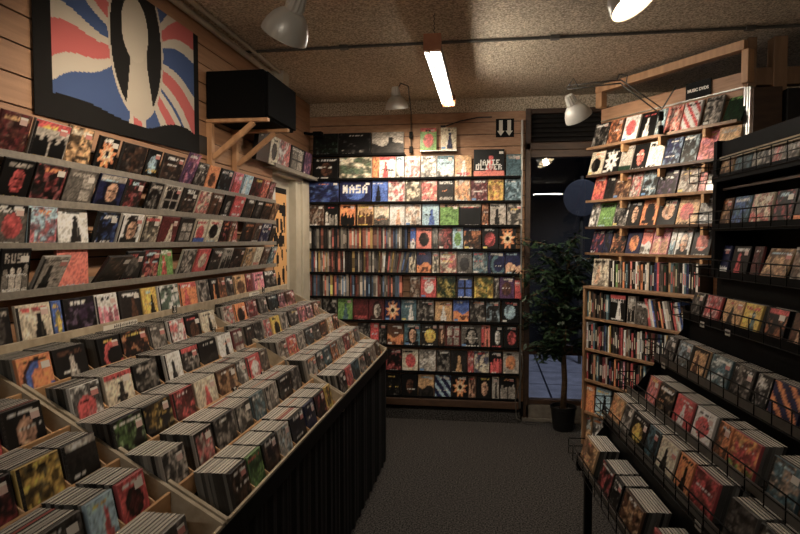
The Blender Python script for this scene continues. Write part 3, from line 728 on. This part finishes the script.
for i in range(3): Mx[i][0], Mx[i][1], Mx[i][2], Mx[i][3] = RD[i], (0, 0, 1)[i], ND[i], dq((sa + sb) / 2, .066, 2.462)[i]
fo.matrix_world = Mx; fo.parent = e; fo.matrix_parent_inverse = Matrix.Translation(e.location).inverted()

# ------------------------------------------------------------------ bookcase
KD = -.13           # front plane, in front of the corner wall
KO = P1 + ND * .13
sL = along(KO + V((0, 0, 1.16)), RD, 583); sR = along(KO + V((0, 0, 1.16)), RD, 735)
ZK = [1.165, .955, .725, .495, .255, .03]
e = thing('bookcase', dq((sL + sR) / 2, 0, 0), 'brown wooden bookcase of shelved cases below the angled corner wall', 'bookcase')
dbox((sL, KD, 0), (sL + .02, .09, ZK[0]), 'oak', 'side_panel', e, .002); dbox((sR - .02, KD, 0), (sR, .09, ZK[0]), 'oak', 'side_panel', e, .002)
dbox((sL + .021, .078, .03), (sR - .021, .085, ZK[0] - .02), 'darkwood', 'back_panel', e)
for i, z in enumerate(ZK):
    if i: dbox((sL + .021, KD + .005, z - .018), (sR - .021, .077, z), 'oak', 'shelf', e, .002)
dbox((sL, KD - .004, ZK[0]), (sR, .0785, ZK[0] + .018), 'oak', 'top_board', e, .002)
SNAME = {}
def nm(c):
    best = min(NAME, key=lambda k: sum((PAL[k][i] - c[i]) ** 2 for i in range(3))); return NAME[best]
def spine(s, t, h, z, lean, cols, d0):
    b = MB(); X = Matrix.Identity(4)
    for i in range(3): X[i][0], X[i][1], X[i][2], X[i][3] = RD[i], (-ND)[i], (0, 0, 1)[i], dq(s, d0, z)[i]
    X = X @ Matrix.Rotation(lean, 4, 'Y')
    c, c2, c3 = cols
    z1, z2 = h * rnd.uniform(.1, .3), h * rnd.uniform(.6, .86)
    for lo, hi, cc in ((0, z1, c), (z1, z2, c2), (z2, h, c)): b.box((.0006, 0, lo), (t - .0006, .13, hi), X=X, c=lin(cc))
    b.box((t * .3, -.0004, z1 + .01), (t * .7, 0, z2 - .01), X=X, c=lin(c3))
    return b.build('dvd_case', 'print')
r5 = random.Random(3)
def spines(px0, px1, z, d0, pos, group, cols, lean=lambda f: 0, h=.19, wide=.0158):
    A = P1 - ND * d0 + V((0, 0, z)); s = along(A, RD, px0); e_ = along(A, RD, px1); L = e_ - s; items = []; k = 0
    while s < e_ - .01:
        t = wide * r5.choice((1, 1, 1.1, .8, 1.3)); ck = cols[k % len(cols)]; c = PAL[ck]
        g_ = r5.uniform(.6, 1.5); c2 = [min(235, a * g_ + 8) for a in c]; c3 = r5.choice([(220, 214, 200), (40, 36, 34), (190, 60, 50), (210, 200, 170)])
        hh = h if r5.random() < .55 else h * r5.uniform(.86, .98)
        o = spine(s, t, hh, z, lean((s - (e_ - L)) / L), (c, c2, c3), d0 + r5.uniform(0, .008)); items.append((o, ck)); s += t; k += 1
    for i, (o, ck) in enumerate(items):
        tag(o, '%s DVD spine, %s' % (NAME[ck], pos.format(ORD[i])), 'DVD', group)
lay('591 607.5 i Pf Nl', P1 + V((0, 0, ZK[0] + .019)) + ND * .05, RD, ND, 8, .2, 'book', 'the face-out one on the bookcase top', None, deco=0)
spines(608, 700, ZK[0] + .019, -.045, '{} from the face-out book on the bookcase top', 'spines on the bookcase top', list('dkwkebgdokskakkwtdokwiksknrdgzktsbzdkwsnk'), h=.188)
K0 = KD + .02
spines(585.5, 608, ZK[1] + .001, K0, '{} from the window, upper bookcase shelf', 'spines on the upper bookcase shelf', list('kstkdbkdkbkd'))
lay('609 624.5 k Pw Hr Q:BALLET:w:.84 k=box; 626.5 634.6 l Gk k=box; 635 647 g Ng h=.155', P1 - ND * K0 + V((0, 0, ZK[1] + .001)), RD, ND, 3, .185, 'dvd', '{} face-out, upper bookcase', 'face-out cases on the upper bookcase shelf', deco=.2)
spines(648, 690, ZK[1] + .001, K0, '{} from the grey card, upper bookcase shelf', 'leaning spines on the upper bookcase shelf', list('rlwubkokwlgk'), lean=lambda f: -.22, h=.18)
spines(584.5, 668, ZK[2] + .001, K0, '{} from the window, middle bookcase shelf', 'spines on the middle bookcase shelf', list('iwkdrskbmkdnskwykdkdkmrkwbgkrkd'))
spines(583.5, 655, ZK[3] + .001, K0, '{} from the window, lower bookcase shelf', 'spines on the lower bookcase shelf', list('bkrkkdtksdkkmmlknkkokrkdpk'), wide=.016)
lay('580.5 593.5 o Tw; 594.5 609 c Pk; 611 626 d Nb', P1 - ND * K0 + V((0, 0, ZK[4] + .001)), RD, ND, 4, .195, 'dvd', '{} from the window, second lowest bookcase shelf', 'face-out cases low in the bookcase', deco=.3)
lay('580 590 t Nc; 591 603 w Nk', P1 - ND * K0 + V((0, 0, ZK[5] + .001)), RD, ND, 6, .19, 'dvd', '{} from the window, lowest bookcase shelf', 'face-out cases at the foot of the bookcase', deco=.3)

# ------------------------------------------------------------------ timber frame and cartons beyond the corner wall
tf = thing('timber_partition', (1.9, 3.72, 0), 'dark open timber partition beyond the black rack', 'partition')
def tb(px0, py0, px1, py1, name, m='darkwood', Y=3.74, th=.09):
    a, c = hit(px0, py1, 1, Y), hit(px1, py0, 1, Y)
    return bx((a.x, Y, a.z), (c.x, Y + th, c.z)).build(name, m, tf, bevel=.004)
a0 = hit(748, 60, 1, 3.74)
for p0, p1 in ((748, 757), (774, 788)):
    x0, x1 = hit(p0, 60, 1, 3.74).x, hit(p1, 60, 1, 3.74).x
    bx((x0, 3.74, 0), (x1, 3.83, ZC - .02)).build('post', 'oak', tf, bevel=.004)
x0 = hit(757.5, 70, 1, 3.74).x
bx((x0, 3.76, hit(770, 84, 1, 3.74).z), (2.34, 3.82, hit(770, 66, 1, 3.74).z)).build('beam', 'oak', tf, bevel=.004)
bx((x0, 3.83, 0), (2.34, 3.85, hit(770, 86, 1, 3.74).z)).build('backing_panel', 'dark', tf)
tb(751, 86, 783, 190, 'panel', 'darkwood', 3.68, .055); tb(785, 86, 840, 190, 'panel', 'dark', 3.67, .065)

# ================================================================== black CD rack
ang_ = math.radians(4.5)
DR = V((math.sin(ang_), -math.cos(ang_), 0))       # towards the camera = viewer's right
NR = V((-math.cos(ang_), -math.sin(ang_), 0))
YF = 3.05
far = [(713, 176), (713, 224), (713, 270), (684, 311), (655, 352), (628, 385), (604, 410), (577, 453)]
TP = [hit(px, py, 1, YF) for px, py in far]
LEN = 3.1
rack = thing('cd_rack', (1.0, 1.6, 0), 'tall black metal CD rack with stepped trays and wire baskets', 'CD rack')
XRk = Matrix.Identity(4)
def rx(P, d=0., up=0., s=0.): return P + DR * s - NR * d + V((0, 0, up))
def rbox(P, lo, hi, name, m='black', bevel=0., parent=None):
    X = Matrix.Identity(4)
    for i in range(3): X[i][0], X[i][1], X[i][2], X[i][3] = DR[i], (-NR)[i], (0, 0, 1)[i], P[i]
    b = MB(); b.box(lo, hi, X=X); o = b.build(name, m, parent or rack, bevel=bevel)
    if parent is not None: o.matrix_parent_inverse = Matrix.Translation(rack.location).inverted() @ Matrix.Translation(rack.location)
    return o
xb = (TP[0] - TP[7]).dot(-NR)
for i, P in enumerate(TP):
    dep = .15
    tray = rbox(P, (0, .0005, -.034), (LEN, dep, -.029), 'tray', 'black')
    rbox(P, (0, -.005, -.034), (LEN, .0, .0), 'tray_lip', 'grey' if i >= 4 else 'black', parent=tray)
    if i >= 3:
        nxt = TP[i - 1]; dd = (nxt - P).dot(-NR); dz = nxt.z - P.z
        rbox(P, (0, dep + .001, -.03), (LEN, dep + .006, dz - .036), 'riser', 'black', parent=tray)
    # wire basket: three long rails, uprights along the front
    b = MB(); w = .0022; fo_, so_ = (-.06, -.12) if i < 3 else (-.028, -.07)
    f0 = rx(P, -.022); 
    for up in (-.026, .012, .052):
        b.tube([rx(P, .06, up, so_), rx(P, fo_, up, so_), rx(P, fo_, up, LEN)], w if up != .052 else .003, 5)
    s = so_
    while s < LEN:
        b.tube([rx(P, fo_, -.028, s), rx(P, fo_, .053, s)], w, 5); s += .105
    b.build('wire_basket', 'black', tray, smooth=True)
# back board behind the upper trays and header
P = TP[0]
zt = hit(713, 142, 1, YF).z
rbox(V((P.x, P.y, 0)), (0, .17, .06), (LEN, .185, zt), 'back_board', 'black')
rbox(V((P.x, P.y, 0)), (0, .0, TP[2].z - .03), (.035, .168, zt), 'end_post', 'black', .002)
rbox(V((P.x, P.y, 0)), (.036, .02, zt - .075), (LEN, .03, zt - .01), 'header_board', 'black', .002)
rbox(V((P.x, P.y, 0)), (.036, .012, zt - .095), (LEN, .019, zt - .078), 'ticket_strip', 'board')
rbox(V((P.x, P.y, 0)), (.036, .030, TP[1].z + .155), (LEN, .04, TP[1].z + .165), 'ticket_strip', 'darkwood')
# sloping end frame, leg and foot
for sgn in (0.02, 1.9):
    P8 = TP[7]
    rbox(V((P8.x, P8.y, 0)), (sgn, .03, .03), (sgn + .035, .065, P8.z - .035), 'leg', 'black', .002)
    rbox(V((P8.x, P8.y, 0)), (sgn, -.02, .0), (sgn + .035, xb + .18, .03), 'foot', 'black', .002)
    rbox(V((P8.x, P8.y, 0)), (sgn, xb + .10, .031), (sgn + .035, xb + .14, 1.2), 'leg', 'black', .002)
prof = [rx(P, .0, -.03) for P in TP[7:2:-1]]
b = MB()
pr = []
for P_ in TP[7:2:-1]: pr += [rx(P_, .0, -.03), rx(P_, .145, -.03)]
base = rx(TP[3], .145, -.03)
for q in (0, .012):
    pts = [p + DR * (-.014 + q) for p in pr] + [p + DR * (-.014 + q) + V((0, 0, -.06)) for p in pr[::-1]]
    b.face(pts if q else pts[::-1])
n_ = len(pts); i0 = len(b.v) - 2 * n_
for q in range(n_): b.f.append((i0 + q, i0 + (q + 1) % n_, i0 + n_ + (q + 1) % n_, i0 + n_ + q)); b.c.append((.5, .5, .5)); b.m.append(0)
b.build('end_frame', 'black', rack)
RN = ['top', 'second', 'third', 'fourth', 'fifth', 'sixth', 'seventh', 'lowest']
RK = [
 '''716 730 t Nb; 732 748 s Nd; 749 752.5 l Nd; 753.5 769 l Nk; 770 779.5 l Nr; 780.5 797 g Nl; 798 818 d Nl''',
 '''715 727.5 b Nt; 729 745.5 s Nu; 747 767 i Nr; 770 789.5 k Nr; 791 812 d Jo''',
 '''714 725.5 n Jw; 728 744.5 k Pr; 748 757 m Nd; 757.5 781.5 t Nb a=22; 788 812 l Nb''',
 '''687.6 698.5 d Nl; 700 715 r Nw; 719 736.6 t Pd; 738 754.6 y Ps Tr; 760 780 k No Hr; 786 812 b Pf''',
 '''661 671 d Nl; 673 685.5 g Nc; 687 702.5 t Pb Rk; 704 724 s Nw; 726 746.5 d Nl; 749 763 k Nw; 764.5 794 n Do; 797 830 d Nb''',
 '''643 652.6 a Np; 653.4 668.4 k Nt Tw; 670 686.5 r Pw; 688 707 w Cr; 711 723.4 o Nd; 724.4 750 r Je Ny; 762 792 s Nf; 795 830 b Nk''',
 '''607 618 t No; 618.6 626.4 l Nd; 627 641 k Cy; 641.6 652 s Nk; 653 669.6 i Pk; 671 685 o Pk; 686.4 708 r Nb; 720 745 g Nd; 748 775 d Nl''',
 '''579 590.5 t Nb; 596 606.5 d Nr; 607.5 615 k Nl; 616.5 634 b Nt; 644 664 r Nk; 668 690 k Nd''']
for i, s in enumerate(RK):
    out = lay(s, rx(TP[i], .008), DR, NR, 12 if i < 3 else 15, .125 if i > 2 else .14, 'cd', '{} from the bookcase, %s rack tray' % RN[i], 'front CDs on the %s black rack tray' % RN[i], sink=.026 if i > 2 else .02, deco=.6)
    if i >= 3:
        for j, (o, c0, w, ln, opt) in enumerate(out):
            n = [0, 0, 0, 2, 4, 6, 8, 8][i]
            if n: stack(c0, DR, NR, ln, w, n, .0111, own=(0, 0, 0, 0, 0, 1, 2, 3)[i], where='%s from the bookcase, %s rack tray' % (ORD[j], RN[i]), group='CDs packed in the rack')
        # white ticket holders on the tray lip
def ticket(i, px, label):
    s = along(rx(TP[i], -.006, -.006), DR, px)
    X = Matrix.Identity(4); P = TP[i]
    for q in range(3): X[q][0], X[q][1], X[q][2], X[q][3] = DR[q], (-NR)[q], (0, 0, 1)[q], P[q]
    b = MB(); b.box((s - .02, -.0275, -.040), (s + .02, -.0255, -.016), X=X, c=lin((176, 170, 158))); b.box((s - .014, -.0279, -.032), (s + .014, -.0275, -.029), X=X, c=lin((50, 48, 46))); b.box((s - .014, -.0279, -.026), (s + .008, -.0275, -.023), X=X, c=lin((50, 48, 46)))
    tag(b.build('price_ticket', 'print'), label, 'ticket', 'tickets on the black rack')
ticket(3, 707, 'small pale ticket under the red CD on the fourth black rack tray')
ticket(3, 733, 'small pale ticket under the tan CD on the fourth black rack tray')
ticket(4, 668, 'small pale ticket at the bookcase end of the fifth black rack tray')
ticket(6, 705, 'small pale ticket on the seventh black rack tray near the red CD')

o = packed.build('packed_cd_cases', 'print')
tag(o, 'tightly packed CD cases standing behind the front CDs of bins and rack', 'CDs', kind='stuff')

# ================================================================== flag on the left wall
FY0, FY1 = hit(32, 100, 0, XW).y, hit(197, 100, 0, XW).y
FZ0, FZ1 = 1.985, 2.605
def flag(u, v):
    # black cloth border, bands radiating from a dark oval with a plain pale shape
    vb = .12 + .03 * math.sin(u * 9) + .04 * (u > .6) * math.sin((u - .6) * 8)
    if u < .075 or u > .955 or v < vb: return (24, 22, 21)
    x, y = (u - .52) * 1.75, v - .63
    ex, ey = (u - .525) / .165, (v - .66) / .50
    if ex * ex + ey * ey < 1:
        hx, hy = (u - .51) / .085, (v - .74) / .22
        if hx * hx + hy * hy < 1: return (196, 184, 164)
        if abs(u - .525 - (.70 - v) * .02) < .055 + .12 * max(0, (.52 - v)) and v < .62: return (190, 178, 158)
        return (30, 28, 27)
    ex, ey = (u - .525) / .178, (v - .66) / .53
    if ex * ex + ey * ey < 1: return (190, 178, 160)
    a = math.atan2(y - .02 * math.sin(u * 11), x)
    d = math.degrees(a) + 3 * math.sin(u * 14)
    for c, wr, ww in ((197, 7, 15), (151, 8, 17), (-24, 7, 15), (-52, 4, 10), (26, 6, 14), (-90, 6, 12)):
        dd = abs((d - c + 180) % 360 - 180)
        if dd < wr: return (196, 62, 58)
        if dd < ww: return (196, 184, 166)
    return (44, 76, 132)
def fP(u, v, d):
    w = .003 * (1 - math.cos(u * 18.85)) * (1 - v) + .006
    return V((XW + .004 + w - d, FY0 + u * (FY1 - FY0), FZ0 - .035 + .05 * u * (1 - v) * .6 + v * (FZ1 - FZ0 + .03)))
o = canvas('flag', fP, 180, 110, flag, back=.003)
o.data.polygons.foreach_set('use_smooth', [True] * len(o.data.polygons))
tag(o, 'red white and blue cloth flag with black edges pinned on the slatted wall', 'flag')
tag(bx((XW + .002, hit(198, 140, 0, XW).y, 1.985), (XW + .006, hit(211, 140, 0, XW).y, 2.085), c=lin((22, 21, 20))).build('section_sign', 'print'), 'small black sign between the flag and the speaker bracket', 'sign')

# ------------------------------------------------------------------ speaker and brackets
SX, SY0, SY1, SZ0, SZ1 = -1.18, 3.13, 3.63, 2.185, 2.44
e = thing('speaker', (-1.36, 3.38, SZ0), 'large black speaker box on pine brackets high on the slatted wall', 'speaker')
bx((XW + .01, SY0, SZ0), (SX - .02, SY1, SZ1)).build('cabinet', 'felt', e, bevel=.006)
bx((SX - .018, SY0 + .012, SZ0 + .01), (SX, SY1 - .012, SZ1 - .01)).build('grille', 'felt', e, bevel=.004)
for q, y in enumerate((3.14, 3.47)):
    e = thing('shelf_bracket', (XW, y, SZ0 - .25), 'pine triangular bracket under the speaker, %s' % ('on the flag side' if q == 0 else 'on the door side'), 'bracket', 'pine brackets under the speaker')
    bx((XW + .002, y, SZ0 - .27), (XW + .034, y + .035, SZ0 - .022)).build('upright', 'pine', e, bevel=.002)
    bx((XW + .002, y, SZ0 - .02), (SX - .005, y + .035, SZ0 - .001)).build('arm', 'pine', e, bevel=.002)
    b = MB()
    pa, pb = V((XW + .036, y + .005, SZ0 - .21)), V((SX - .09, y + .005, SZ0 - .024))
    dn = (pb - pa).normalized(); nn = V((-dn.z, 0, dn.x)) * .013
    for yy in (0,):
        q4 = [pa - nn, pb - nn, pb + nn, pa + nn]
        b.face([p for p in q4]); b.face([p + V((0, .024, 0)) for p in q4[::-1]])
        for i in range(4): p_, q_ = q4[i], q4[(i + 1) % 4]; b.face([q_, p_, p_ + V((0, .024, 0)), q_ + V((0, .024, 0))])
    b.build('brace', 'pine', e)
# small shelf over the door with boxed items
zs = hit(290, 170, 0, XW + .06).z
e = thing('display_shelf', (XW + .04, 4.4, zs), 'short grey shelf above the white door carrying boxes', 'shelf')
bx((XW + .001, 3.98, zs - .022), (XW + .088, 5.0, zs - .016)).build('tray', 'lip', e); bx((XW + .089, 3.98, zs - .024), (XW + .093, 5.0, zs + .004)).build('lip', 'lip', e)
lay('256 268 k Tw k=box h=.24; 268.6 276.5 i Ck; 277 288 w Nr k=book; 289 302 k Kl k=box; 303 309.5 v Np', (XW + .084, 0, zs), (0, 1, 0), (1, 0, 0), -8, .19, 'dvd', '{} from the corner, shelf above the door', 'items on the shelf above the door', True, sink=.015, deco=0)
b = MB(); q = V((XW, 4.93, 2.42)); b.tube([q, q + V((.06, 0, -.01)), q + V((.1, .03, 0))], .012, 8); b.box((XW + .08, 4.92, 2.39), (XW + .15, 4.99, 2.43)); tag(b.build('clip_bracket', 'black'), 'small black clip on the wall corner above the door shelf', 'clip')

# ------------------------------------------------------------------ conduits on the ceiling
b = MB(); b.tube([(XW + .05, -4, ZC - .035), (XW + .05, 4.05, ZC - .035)], .017, 10); b.tube([(XW + .10, -4, ZC - .016), (XW + .10, 4.05, ZC - .016)], .012, 10)
tag(b.build('conduit', 'white', smooth=True), 'pale pipe conduit running along the ceiling above the flag', 'conduit')
tag(bx((XW + .02, 4.05, ZC - .12), (XW + .13, 4.17, ZC - .005)).build('junction_box', 'white', bevel=.004), 'pale junction box at the end of the conduit above the speaker', 'junction box')
yc = hit(440, 41, 2, ZC).y
b = MB(); b.tube([(XW, yc, ZC - .010), (2.34, yc, ZC - .010)], .009, 8)
for x in (-.9, .35, 1.4): b.box((x, yc - .02, ZC - .022), (x + .05, yc + .02, ZC - .001))
tag(b.build('conduit', 'grey', smooth=False), 'thin brown conduit crossing the ceiling behind the tube light', 'conduit')

# ------------------------------------------------------------------ lights
def area(name, loc, size, size_y, energy, col, rot):
    l = bpy.data.lights.new(name, 'AREA'); l.shape = 'RECTANGLE'; l.size = size; l.size_y = size_y; l.energy = energy; l.color = col
    o = bpy.data.objects.new(name, l); COL.objects.link(o); o.location = loc; o.rotation_euler = rot; return o
WARM = (1., .82, .62)
TX, TZ, TY0, TY1 = -.285, 2.50, 3.08, 4.38
def tube_light(c, axis, L, label, energy, vis=True):
    e = thing('tube_light', c, label, 'tube light')
    X = Matrix.Translation(c) @ Matrix.Rotation(0 if axis == 'Y' else math.pi / 2, 4, 'Z')
    h = L / 2
    b = MB(); b.box((-.034, -h, .016), (.034, h, .055), X=X); b.face([X @ V(p) for p in ((-.034, -h, .016), (-.046, -h, -.012), (-.046, h, -.012), (-.034, h, .016))]); b.build('housing', 'grey', e, bevel=.002)
    b = MB(); b.tube([X @ V((0, -h + .02, -.002)), X @ V((0, h - .02, -.002))], .015, 12); t = b.build('tube', 'tube', e, smooth=True)
    for s in (-1, 1): bx((-.045, s * h - .022, -.022), (.045, s * h + .022, .06), X=X).build('end_cap', 'copper' if axis == 'Y' else 'white', e, bevel=.003)
    for s in (-.86, .86):
        b = MB(); p = X @ V((0, s * h, .055)); z = p.z; k = 0
        while z < ZC - .012: b.tube([V((p.x, p.y, z)), V((p.x + (.004 if k % 2 else -.004), p.y, z + .012))], .0025, 5); z += .012; k += 1
        b.build('chain', 'grey', e)
    return e
tube_light(V((TX, (TY0 + TY1) / 2, TZ)), 'Y', TY1 - TY0, 'lit fluorescent tube light hung on chains from the middle of the ceiling', 0)
tube_light(V((1.25, -2.9, 2.50)), 'X', .65, 'lit fluorescent tube light behind the camera', 0)
tube_light(V((-.65, -1.2, 2.50)), 'X', 1.2, 'second lit fluorescent tube light behind the camera', 0)  # unseen extra tube, added to brighten the room from behind the camera

def clamp_lamp(pos, axis, r, label, energy, arm, clamp, glow_=True, cone=150, fl=False):
    """reflector lamp: pos is the rim centre, axis the way the light points; arm is the list of arm points"""
    pos = V(pos); d = V(axis).normalized()
    e = thing('clamp_lamp', pos, label, 'clamp lamp', 'clamp lamps')
    z = -d; x = (V((0, 0, 1)).cross(z)); x = x.normalized() if x.length > .05 else V((1, 0, 0)); y = z.cross(x)
    X = Matrix.Identity(4)
    for i in range(3): X[i][0], X[i][1], X[i][2], X[i][3] = x[i], y[i], z[i], pos[i]
    b = MB(); k = r / .08
    po_ = [(.080, 0), (.079, .012), (.073, .036), (.060, .062), (.044, .080), (.030, .090)]
    b.lathe([(a * k, c * k) for a, c in po_] + [((a - .002) * k, (c - .001) * k) for a, c in po_[::-1]] + [(.080 * k, 0)], 40, X)
    sh = b.build('shade', 'alu', e, smooth=True)
    b = MB(); b.lathe([(.030 * k, .088 * k), (.031 * k, .10 * k), (.026 * k, .135 * k), (.022 * k, .15 * k), (.001, .152 * k)], 24, X, flute=[.0, .07, .07, .05, 0]); b.build('socket', 'alu', sh)
    b = MB(); b.lathe([(.001, .012 * k), (.02 * k, .016 * k), (.028 * k, .034 * k), (.02 * k, .058 * k), (.012 * k, .075 * k), (.011 * k, .088 * k)], 20, X); b.build('bulb', 'bulb', sh, smooth=True)
    for seg in arm:
        b = MB(); b.tube(seg, .0045, 8); b.build('arm', 'grey', e, smooth=True)
    for c in clamp: bx(V(c) - V((.014, .014, .028)), V(c) + V((.014, .014, .028))).build('clamp', 'black', e, bevel=.003)
    l = bpy.data.lights.new('lamp_light', 'SPOT'); l.energy = energy; l.color = WARM; l.spot_size = math.radians(cone); l.spot_blend = .6; l.shadow_soft_size = .03
    lo = bpy.data.objects.new('lamp_light', l); COL.objects.link(lo); lo.location = pos + d * .002; lo.rotation_euler = d.to_track_quat('-Z', 'Y').to_euler(); child(lo, e)
    return e
# lamp over the bins
p = at_depth(284, 36, 2.05); top = V((-.58, 2.02, ZC - .01))
clamp_lamp(p, (-.50, .38, -.75), .082, 'silver reflector lamp pointing at the wall above the CD bins', 14, [[p + V((.07, -.01, .10)), p + V((.10, -.01, .2)), V((p.x + .12, p.y, ZC - .01))]], [V((p.x + .12, p.y, ZC - .03))])
# lamp before the back wall
p = at_depth(397, 109, 4.45); q0 = hit(411, 152, 1, YW - .05); 
clamp_lamp(p, (.05, .25, -1), .085, 'silver reflector lamp on a pole before the back wall', 24,
           [[p + V((.0, 0, .14)), p + V((.02, .05, .20)), p + V((.07, .10, .19)), p + V((.075, .14, .10))], [p + V((.075, .14, .12)), V((q0.x, YW - .05, p.z + .1)), V((q0.x, YW - .05, q0.z))]],
           [V((q0.x, YW - .04, q0.z + .02)), V((q0.x, YW - .05, q0.z + .14))])
# swing-arm lamp before the window
p = at_depth(579, 118, 3.85); s_ = at_depth(567, 94, 3.95); e1 = at_depth(621, 84, 3.9); e2 = P1 + RD * along(P1 + V((0, 0, 2.3)) + ND * .03, RD, 661) + ND * .03 + V((0, 0, 2.335))
off = V((0, 0, .026))
clamp_lamp(p, V((.45, .40, -.78)), .088, 'silver swing-arm lamp clamped to the angled corner wall by the window', 11,
           [[s_ + V((0, 0, .03)), e1 + off * .2], [s_ + V((.01, 0, .055)), e1 + off], [e1, e2], [e1 + off, e2 + off * 1.6], [s_ + V((0, 0, .04)), s_ + V((.04, 0, .10)), s_ + V((.07, 0, .045))], [e2 + off, e2 + RD * .11 + V((0, 0, .155))], [e1 + V((-.03, 0, .02)), e1 + V((-.01, 0, .06)), e1 + V((.04, 0, .055)), e1 + V((.03, 0, .0))], [e2 + V((0, 0, .02)), e2 - V((0, 0, .12))]],
           [e2 - V((0, 0, .012)), e2 - V((0, 0, .10))])
# bright lamp at the top edge
p = at_depth(635, 3, 2.0)
clamp_lamp(p, (.45, -.25, -.85), .085, 'bright lit lamp at the ceiling above the black rack', 2.5, [[p + V((-.07, .04, .12)), V((p.x - .08, p.y + .05, ZC - .01))]], [V((p.x - .08, p.y + .05, ZC - .03))])
# back wall cable and clip
a_, c_ = hit(443, 127, 1, YW - .03), hit(492, 117, 1, YW - .03)
b = MB(); b.tube([a_, a_ + (c_ - a_) * .35 + V((0, 0, .02)), a_ + (c_ - a_) * .7 + V((0, 0, .02)), c_], .005, 6); b.box(a_ - V((.02, .012, .012)), a_ + V((.02, .012, .012)))
tag(b.build('cable', 'cord', smooth=False), 'black cable and clip running along the top of the back wall', 'cable')

# ------------------------------------------------------------------ potted ficus by the window
pp = V((.606, 4.90, 0))
e = thing('potted_ficus', pp, 'dark green ficus tree in a black pot before the window', 'plant')
b = MB(); b.lathe([(.001, .0), (.078, .0), (.082, .01), (.098, .17), (.104, .172), (.104, .192), (.096, .192), (.090, .16), (.001, .16)], 32, Matrix.Translation(pp)); b.build('pot', 'pot', e, smooth=False)
b = MB(); b.lathe([(.001, .168), (.05, .165), (.089, .162)], 24, Matrix.Translation(pp)); b.build('soil', 'soil', e)
tr = [pp + V(q) for q in ((0, 0, .16), (.008, .0, .4), (-.006, .005, .65), (.01, 0, .9), (.02, .01, 1.15), (.035, 0, 1.4))]
b = MB(); b.tube(tr, [.026, .022, .021, .019, .014, .008], 12); b.build('trunk', 'bark', e, smooth=True)
r6 = random.Random(21); br = MB(); lf = MB()
for q in range(66):
    z0 = r6.uniform(.55, 1.42); base = pp + V((.01, .0, z0)); az = r6.uniform(0, 2 * math.pi); L = r6.uniform(.16, .42) * (1.0 if z0 > .7 else .9)
    dv = V((math.cos(az), math.sin(az) * .62, r6.uniform(.0, .75))).normalized()
    tip = base + dv * L; tip.y = min(tip.y, 5.02); mid = base + dv * L * .5 + V((0, 0, .03)); end = tip + V((0, 0, -.06 * r6.random()))
    br.tube([base, mid, end], [.005, .004, .002], 5)
    for j in range(46):
        f = r6.uniform(.25, 1.08); p0 = base.lerp(mid, min(1, f * 2)) if f < .5 else mid.lerp(end, (f - .5) * 2)
        a = r6.uniform(0, 6.28); l = r6.uniform(.05, .09); dl = V((math.cos(a), math.sin(a), r6.uniform(-1.1, .2))).normalized(); sd = dl.cross(V((r6.uniform(-.4, .4), r6.uniform(-.4, .4), 1))).normalized() * l * .22
        p0 = p0 + V((r6.uniform(-.03, .03), r6.uniform(-.03, .03), r6.uniform(-.03, .03)))
        if p0.y > 5.02: p0.y = 5.02
        if p0.x > .71 and p0.z > .0 and (p0 - P1).dot(RD) > sL - .10 and (p0 - P1).dot(ND) < .26: continue
        nrm = dl.cross(sd).normalized() * l * .06
        lf.face([p0, p0 + dl * l * .45 + sd, p0 + dl * l - nrm, p0 + dl * l * .45 - sd])
br.build('branches', 'bark', e, smooth=True)
lf.build('foliage', 'leaf', e)

# ------------------------------------------------------------------ world, light from the street, exposure
w = bpy.data.worlds.new('night'); scene.world = w; w.use_nodes = True
w.node_tree.nodes['Background'].inputs[0].default_value = (.010, .012, .018, 1); w.node_tree.nodes['Background'].inputs[1].default_value = 1
l = bpy.data.lights.new('street_light', 'SPOT'); l.energy = 170; l.color = (.90, .92, 1.); l.spot_size = math.radians(75); l.shadow_soft_size = .2
lo = bpy.data.objects.new('street_light', l); COL.objects.link(lo); lo.location = (1.4, 6.6, 4.2); lo.rotation_euler = (0, 0, 0)
vs = scene.view_settings; vs.view_transform = 'Standard'; vs.look = 'None'; vs.gamma = 1; vs.use_curve_mapping = False; vs.exposure = 1.0
scene.cycles.max_bounces = 6; scene.cycles.use_denoising = True
